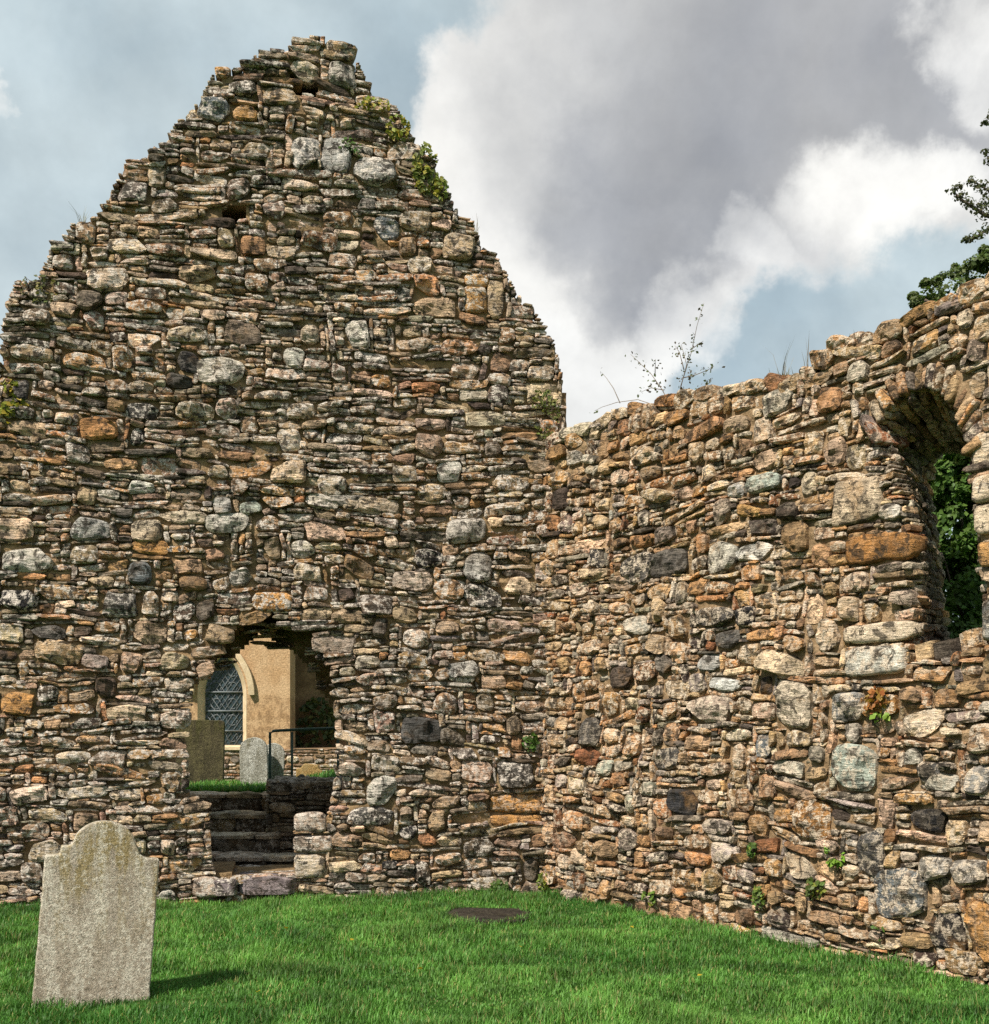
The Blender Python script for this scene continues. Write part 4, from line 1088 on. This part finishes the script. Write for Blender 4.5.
lp = np.array(lp); V, q, C = leaves(lp, rng.normal(size=lp.shape), rng.uniform(.012, .024, len(lp)), leafcol(len(lp), (.09, .07, .04), .4, (.10, .13, .05), .4))
mesh('foliage', V, q, M_LEAF, sap, C)

# ---- trees behind the side wall
def grow_tree(root_name, base, limbs, clumps, nleaf, lsize, col, label, alt=None, thr=.12):
    root = empty(root_name, tuple(base), label, 'tree')
    lst = []
    for path, r0, r1 in limbs: lst.append(tube(path, list(np.linspace(r0, r1, len(path))), 7))
    tubes_obj('trunk', lst, M_BARK, root)
    Ps, Ns = [], []
    for (c, r, dens) in clumps:
        k = int(nleaf * dens); d = rng.normal(size=(k, 3)); d /= np.linalg.norm(d, axis=1, keepdims=True)
        rad = np.array(r) * (rng.random((k, 1)) ** .45)
        p = c + d * rad
        keep = fbm(p * 6.0, 91, 2) > thr
        Ps.append(p[keep]); Ns.append((d + np.array([0, 0, .5]) + rng.normal(0, .5, (k, 3)))[keep])
    P = np.concatenate(Ps); Nn = np.concatenate(Ns)
    V, q, C = leaves(P, Nn, rng.uniform(.6, 1.3, len(P)) * lsize, leafcol(len(P), col, .45, alt, .12))
    mesh('crown', V, q, M_LEAF, root, C)
    return root
T0 = at(1040, 711, 10.4); T0[2] = 0
def tp(px, py, Y=10.2): return at(px, py, Y)
limbs = [([T0, tp(1035, 560), tp(1020, 450), tp(1010, 360), tp(1000, 300)], .14, .05), ([tp(1018, 440), tp(990, 380, 10), tp(960, 320, 9.9), tp(925, 300, 9.8)], .05, .012), ([tp(1012, 380), tp(985, 320, 10.3), tp(965, 285, 10.3)], .04, .01),
         ([tp(1035, 560), tp(1000, 480, 9.7), tp(965, 430, 9.5)], .05, .015), ([tp(1005, 340), tp(1030, 280, 10.6), tp(1060, 240, 10.8)], .05, .012)]
clumps = [(tp(1000, 300), (.42, .5, .30), 1.0), (tp(1060, 260, 10.6), (.6, .6, .5), 1.2), (tp(1020, 380), (.6, .6, .5), 1.2), (tp(985, 350, 10), (.4, .4, .3), .8)]
for (x, y, r_) in [(952, 292, .16), (930, 296, .11), (918, 302, .07), (943, 279, .09), (962, 276, .12), (978, 266, .12), (990, 258, .10), (935, 306, .12), (965, 300, .18), (913, 296, .045), (926, 283, .05), (953, 268, .05), (984, 250, .05), (985, 285, .17)]:
    clumps.append((tp(x, y, 10 + rng.uniform(-.2, .2)), (r_, r_ * 1.2, r_ * .7), .05 + r_ * .9))
grow_tree('evergreen_tree', T0, limbs, clumps, 4200, .027, (.085, .115, .035), 'dark small leaved evergreen tree above the right end of the side wall', (.07, .10, .03), -.05)
# overhanging branch of a taller tree at the right edge
T1 = at(1160, 711, 11.6); T1[2] = 0
q_ = lambda px, py, Y=11: at(px, py, Y)
limbs = [([T1, q_(1150, 400, 11.5), q_(1140, 200, 11.5), q_(1130, 60, 11.4), q_(1126, 10, 11.4)], .15, .012), ([q_(1142, 260, 11.5), q_(1080, 230, 11.2), q_(1020, 225, 11), q_(985, 215, 11), q_(962, 200, 11), q_(952, 190, 11)], .04, .005),
         ([q_(1020, 225), q_(1000, 200), q_(982, 186), q_(972, 180)], .012, .004), ([q_(1000, 222), q_(980, 235), q_(965, 240)], .01, .003), ([q_(1140, 180, 11.5), q_(1060, 110, 11.2), q_(1010, 100, 11)], .04, .006), ([q_(1040, 227), q_(1015, 250), q_(995, 262)], .012, .004), ([q_(1010, 100), q_(993, 112), q_(985, 122)], .006, .003), ([q_(1000, 170), q_(990, 160), q_(984, 152)], .006, .003)]
clumps = [(q_(1040, 215), (.3, .3, .25), .6), (q_(1060, 120), (.5, .5, .4), 1.), (q_(1080, 220), (.5, .5, .5), 1), (q_(1130, 60, 11.4), (.7, .7, .5), 2.6), (q_(1135, 150, 11.5), (.6, .6, .5), 2.0), (q_(1110, 220, 11.4), (.6, .5, .5), 1.6), (q_(1150, 300, 11.5), (.5, .6, .5), 1.2)]
for (px_, py_, rr_) in [(952, 190, .04), (960, 196, .05), (968, 203, .05), (976, 207, .06), (985, 214, .07), (972, 181, .04), (980, 186, .05), (988, 192, .05), (965, 240, .03), (972, 238, .04), (980, 234, .06), (989, 228, .06), (985, 152, .03), (990, 160, .04), (985, 122, .03), (992, 112, .04), (995, 262, .05), (985, 203, .05), (960, 186, .03), (1000, 200, .09), (1005, 230, .09), (1003, 180, .08)]:
    clumps.append((q_(px_, py_), (rr_ * 1.4, rr_ * 1.8, rr_), .012 + rr_ * .35))
grow_tree('leafy_tree', T1, limbs, clumps, 1500, .026, (.085, .095, .045), 'taller tree whose twiggy branch reaches in at the right edge above the evergreen', (.09, .08, .04), -.5)
# shrub outside the window
B0 = at(985, 711, 9.3); B0[2] = 0
limbs = [([B0, at(975, 640, 9.2), at(965, 560, 9.2), at(960, 500, 9.2)], .03, .008), ([B0 + np.array([.1, 0, 0]), at(990, 620, 9.2), at(985, 520, 9.3), at(975, 465, 9.3)], .03, .006), ([at(975, 640, 9.2), at(955, 600, 9.1), at(945, 560, 9.1)], .015, .005)]
clumps = [(at(962, 590, 9.2), (.30, .25, .5), 1.), (at(960, 520, 9.25), (.26, .25, .40), .8), (at(985, 560, 9.4), (.4, .3, .8), 1.3), (at(955, 640, 9.1), (.3, .25, .3), .6), (at(975, 470, 9.3), (.28, .25, .3), .6), (at(945, 475, 9.2), (.16, .2, .25), .3), (at(1000, 640, 9.4), (.4, .3, .6), 1), (at(940, 520, 9.4), (.2, .2, .6), .9), (at(950, 470, 9.6), (.3, .2, .3), .9), (at(960, 520, 9.9), (.5, .2, .9), 2.2)]
grow_tree('shrub', B0, limbs, clumps, 3800, .034, (.08, .15, .03), 'leafy green shrub growing outside the arched window', (.10, .17, .03), -.2)['category'] = 'shrub'
# ivy on the church return wall
CH = Wall((cx_(288), YC + .88, 0), (1, 0, 0), (0, -1, 0))
wall_plant(CH, 318, 735, .38, .62, 620, .07, (.05, .07, .02), 'dark climbing shrub on the brown church wall beyond the doorway', 'climber', 'climber', (.12, .12, .03), .25, .25)

# fallen leaves on the lawn
FL = leaves(np.zeros((1, 3)), np.array([[.1, -.3, 1.0]]), np.array([.03]), np.array([[.45, .33, .03]]), 1.2)
leaf0 = None
for (px, py) in [(286, 936), (203, 955), (632, 935), (352, 948), (420, 978), (700, 985), (258, 1002), (520, 955), (590, 1008), (330, 918)]:
    Y = F * EYE / (py - HY); p = at(px, py, Y)
    if leaf0 is None: o = leaf0 = mesh('fallen_leaf', FL[0], FL[1], M_LEAF, None, FL[2])
    else: o = leaf0.copy(); COL.objects.link(o)
    o.location = (p[0], Y, .058); o.rotation_euler = (rng.uniform(-.4, .4), rng.uniform(-.4, .4), rng.uniform(0, 6.28)); o.scale = (1, 1, 1)
    tag(o, 'tiny yellow fallen leaf lying in the short grass of the lawn', 'leaf', 'fallen leaves on the lawn')

# ================================================================== light and sky
sv = np.array([-.43, -.48, .76]); sv /= np.linalg.norm(sv)
sun = bpy.data.lights.new('sun', 'SUN'); sun.energy = 4.5; sun.angle = R(2.5); sun.color = (1, .93, .82)
so = bpy.data.objects.new('sun', sun); COL.objects.link(so); so.location = (-5, -5, 20)
from mathutils import Vector
so.rotation_euler = Vector(sv).to_track_quat('Z', 'Y').to_euler()
w = bpy.data.worlds.new('World'); S.world = w; w.use_nodes = True
t = NT(w.node_tree)
sky = t.n('ShaderNodeTexSky', sky_type='NISHITA', sun_disc=False, sun_elevation=math.asin(sv[2]), sun_rotation=math.atan2(sv[0], sv[1]), air_density=1.0, dust_density=2.0, ozone_density=1.0)
d = t.vmath('NORMALIZE', t.n('ShaderNodeTexCoord').outputs['Generated']).outputs[0]
nz = t.n('ShaderNodeTexNoise', ins={'Vector': d, 'Scale': 5.0, 'Detail': 8, 'Roughness': .6}).outputs['Color']
dw = t.vmath('ADD', d, t.vmath('SCALE', t.vmath('SUBTRACT', nz, (.5, .5, .5)).outputs[0], scale=.20).outputs[0]).outputs[0]
dn = t.vmath('NORMALIZE', dw).outputs[0]
def dirv(px, py): v = np.array([(px - CX) / F, 1, (HY - py) / F]); return tuple(v / np.linalg.norm(v))
def blob(px, py, r0, r1, dv=None):
    """soft round patch of sky: full inside r0 pixels, none beyond r1 (as angles)"""
    dt = t.vmath('DOT_PRODUCT', dn if dv is None else dv, dirv(px, py)).outputs['Value']
    return t.step(dt, math.cos(math.atan(r1 / F)), math.cos(math.atan(r0 / F)))
def union(lst):
    a = lst[0]
    for b in lst[1:]: a = t.math('MAXIMUM', a, b)
    return a
big = t.noise(d, 2.6, 6, .55, .3)
fine = t.noise(d, 6, 8, .58, .2)
puff = t.noise(d, 11, 9, .6, .1)
base = t.mix(t.step(big, .36, .64), (.32, .40, .435), (.46, .535, .56))
body = union([blob(520, 170, 70, 135), blob(480, 260, 40, 120), blob(640, 90, 90, 190), blob(800, 90, 120, 220), blob(960, 110, 60, 150), blob(720, 220, 50, 120), blob(570, 390, 30, 100), blob(615, 310, 40, 100)])
dark = union([blob(700, 215, 10, 130), blob(840, 110, 30, 200), blob(760, 170, 10, 150), blob(900, 150, 5, 110), blob(640, 250, 2, 90)])
mid = union([blob(640, 60, 30, 210), blob(800, 40, 60, 240), blob(620, 180, 10, 120)])
bc = t.mix(t.math('MULTIPLY', t.step(fine, .3, .6, .55, 1.0), mid), (.78, .765, .72), (.48, .48, .47))
bc = t.mix(t.math('MULTIPLY', dark, t.step(fine, .25, .65, .95, .55)), bc, (.25, .256, .272))
edge = t.step(t.math('ADD', body, t.math('MULTIPLY', t.math('SUBTRACT', puff, .5), .9)), .20, .78)
ccol = t.mix(edge, base, bc)
white2 = union([blob(868, 218, 15, 75), blob(920, 195, 8, 55), blob(978, 62, 10, 65), blob(680, 318, 4, 60), blob(770, 268, 3, 50), blob(610, 380, 10, 80), blob(540, 350, 10, 70), blob(5, 115, 2, 30)])
wf = t.step(t.math('ADD', white2, t.math('MULTIPLY', t.math('SUBTRACT', puff, .5), 1.0)), .12, 1.05)
ccol = t.mix(t.math('MULTIPLY', t.math('MULTIPLY', wf, t.step(fine, .3, .6, .35, 1.0)), .85), ccol, (.82, .81, .77))
ccol = t.mulv(ccol, t.step(puff, .25, .75, .88, 1.10))
cover = t.step(big, .34, .66, .80, .97)
bg1 = t.n('ShaderNodeBackground', ins={'Color': sky.outputs[0], 'Strength': .07})
bg2 = t.n('ShaderNodeBackground', ins={'Color': ccol, 'Strength': .85})
mx = t.n('ShaderNodeMixShader', ins={0: cover, 1: bg1.outputs[0], 2: bg2.outputs[0]})
wo = t.n('ShaderNodeOutputWorld'); t.t.links.new(mx.outputs[0], wo.inputs[0])

S.view_settings.view_transform = 'Standard'; S.view_settings.look = 'None'; S.view_settings.exposure = .71; S.view_settings.gamma = 1
S.cycles.max_bounces = 6; S.cycles.diffuse_bounces = 3; S.cycles.use_denoising = False
S.render.film_transparent = False
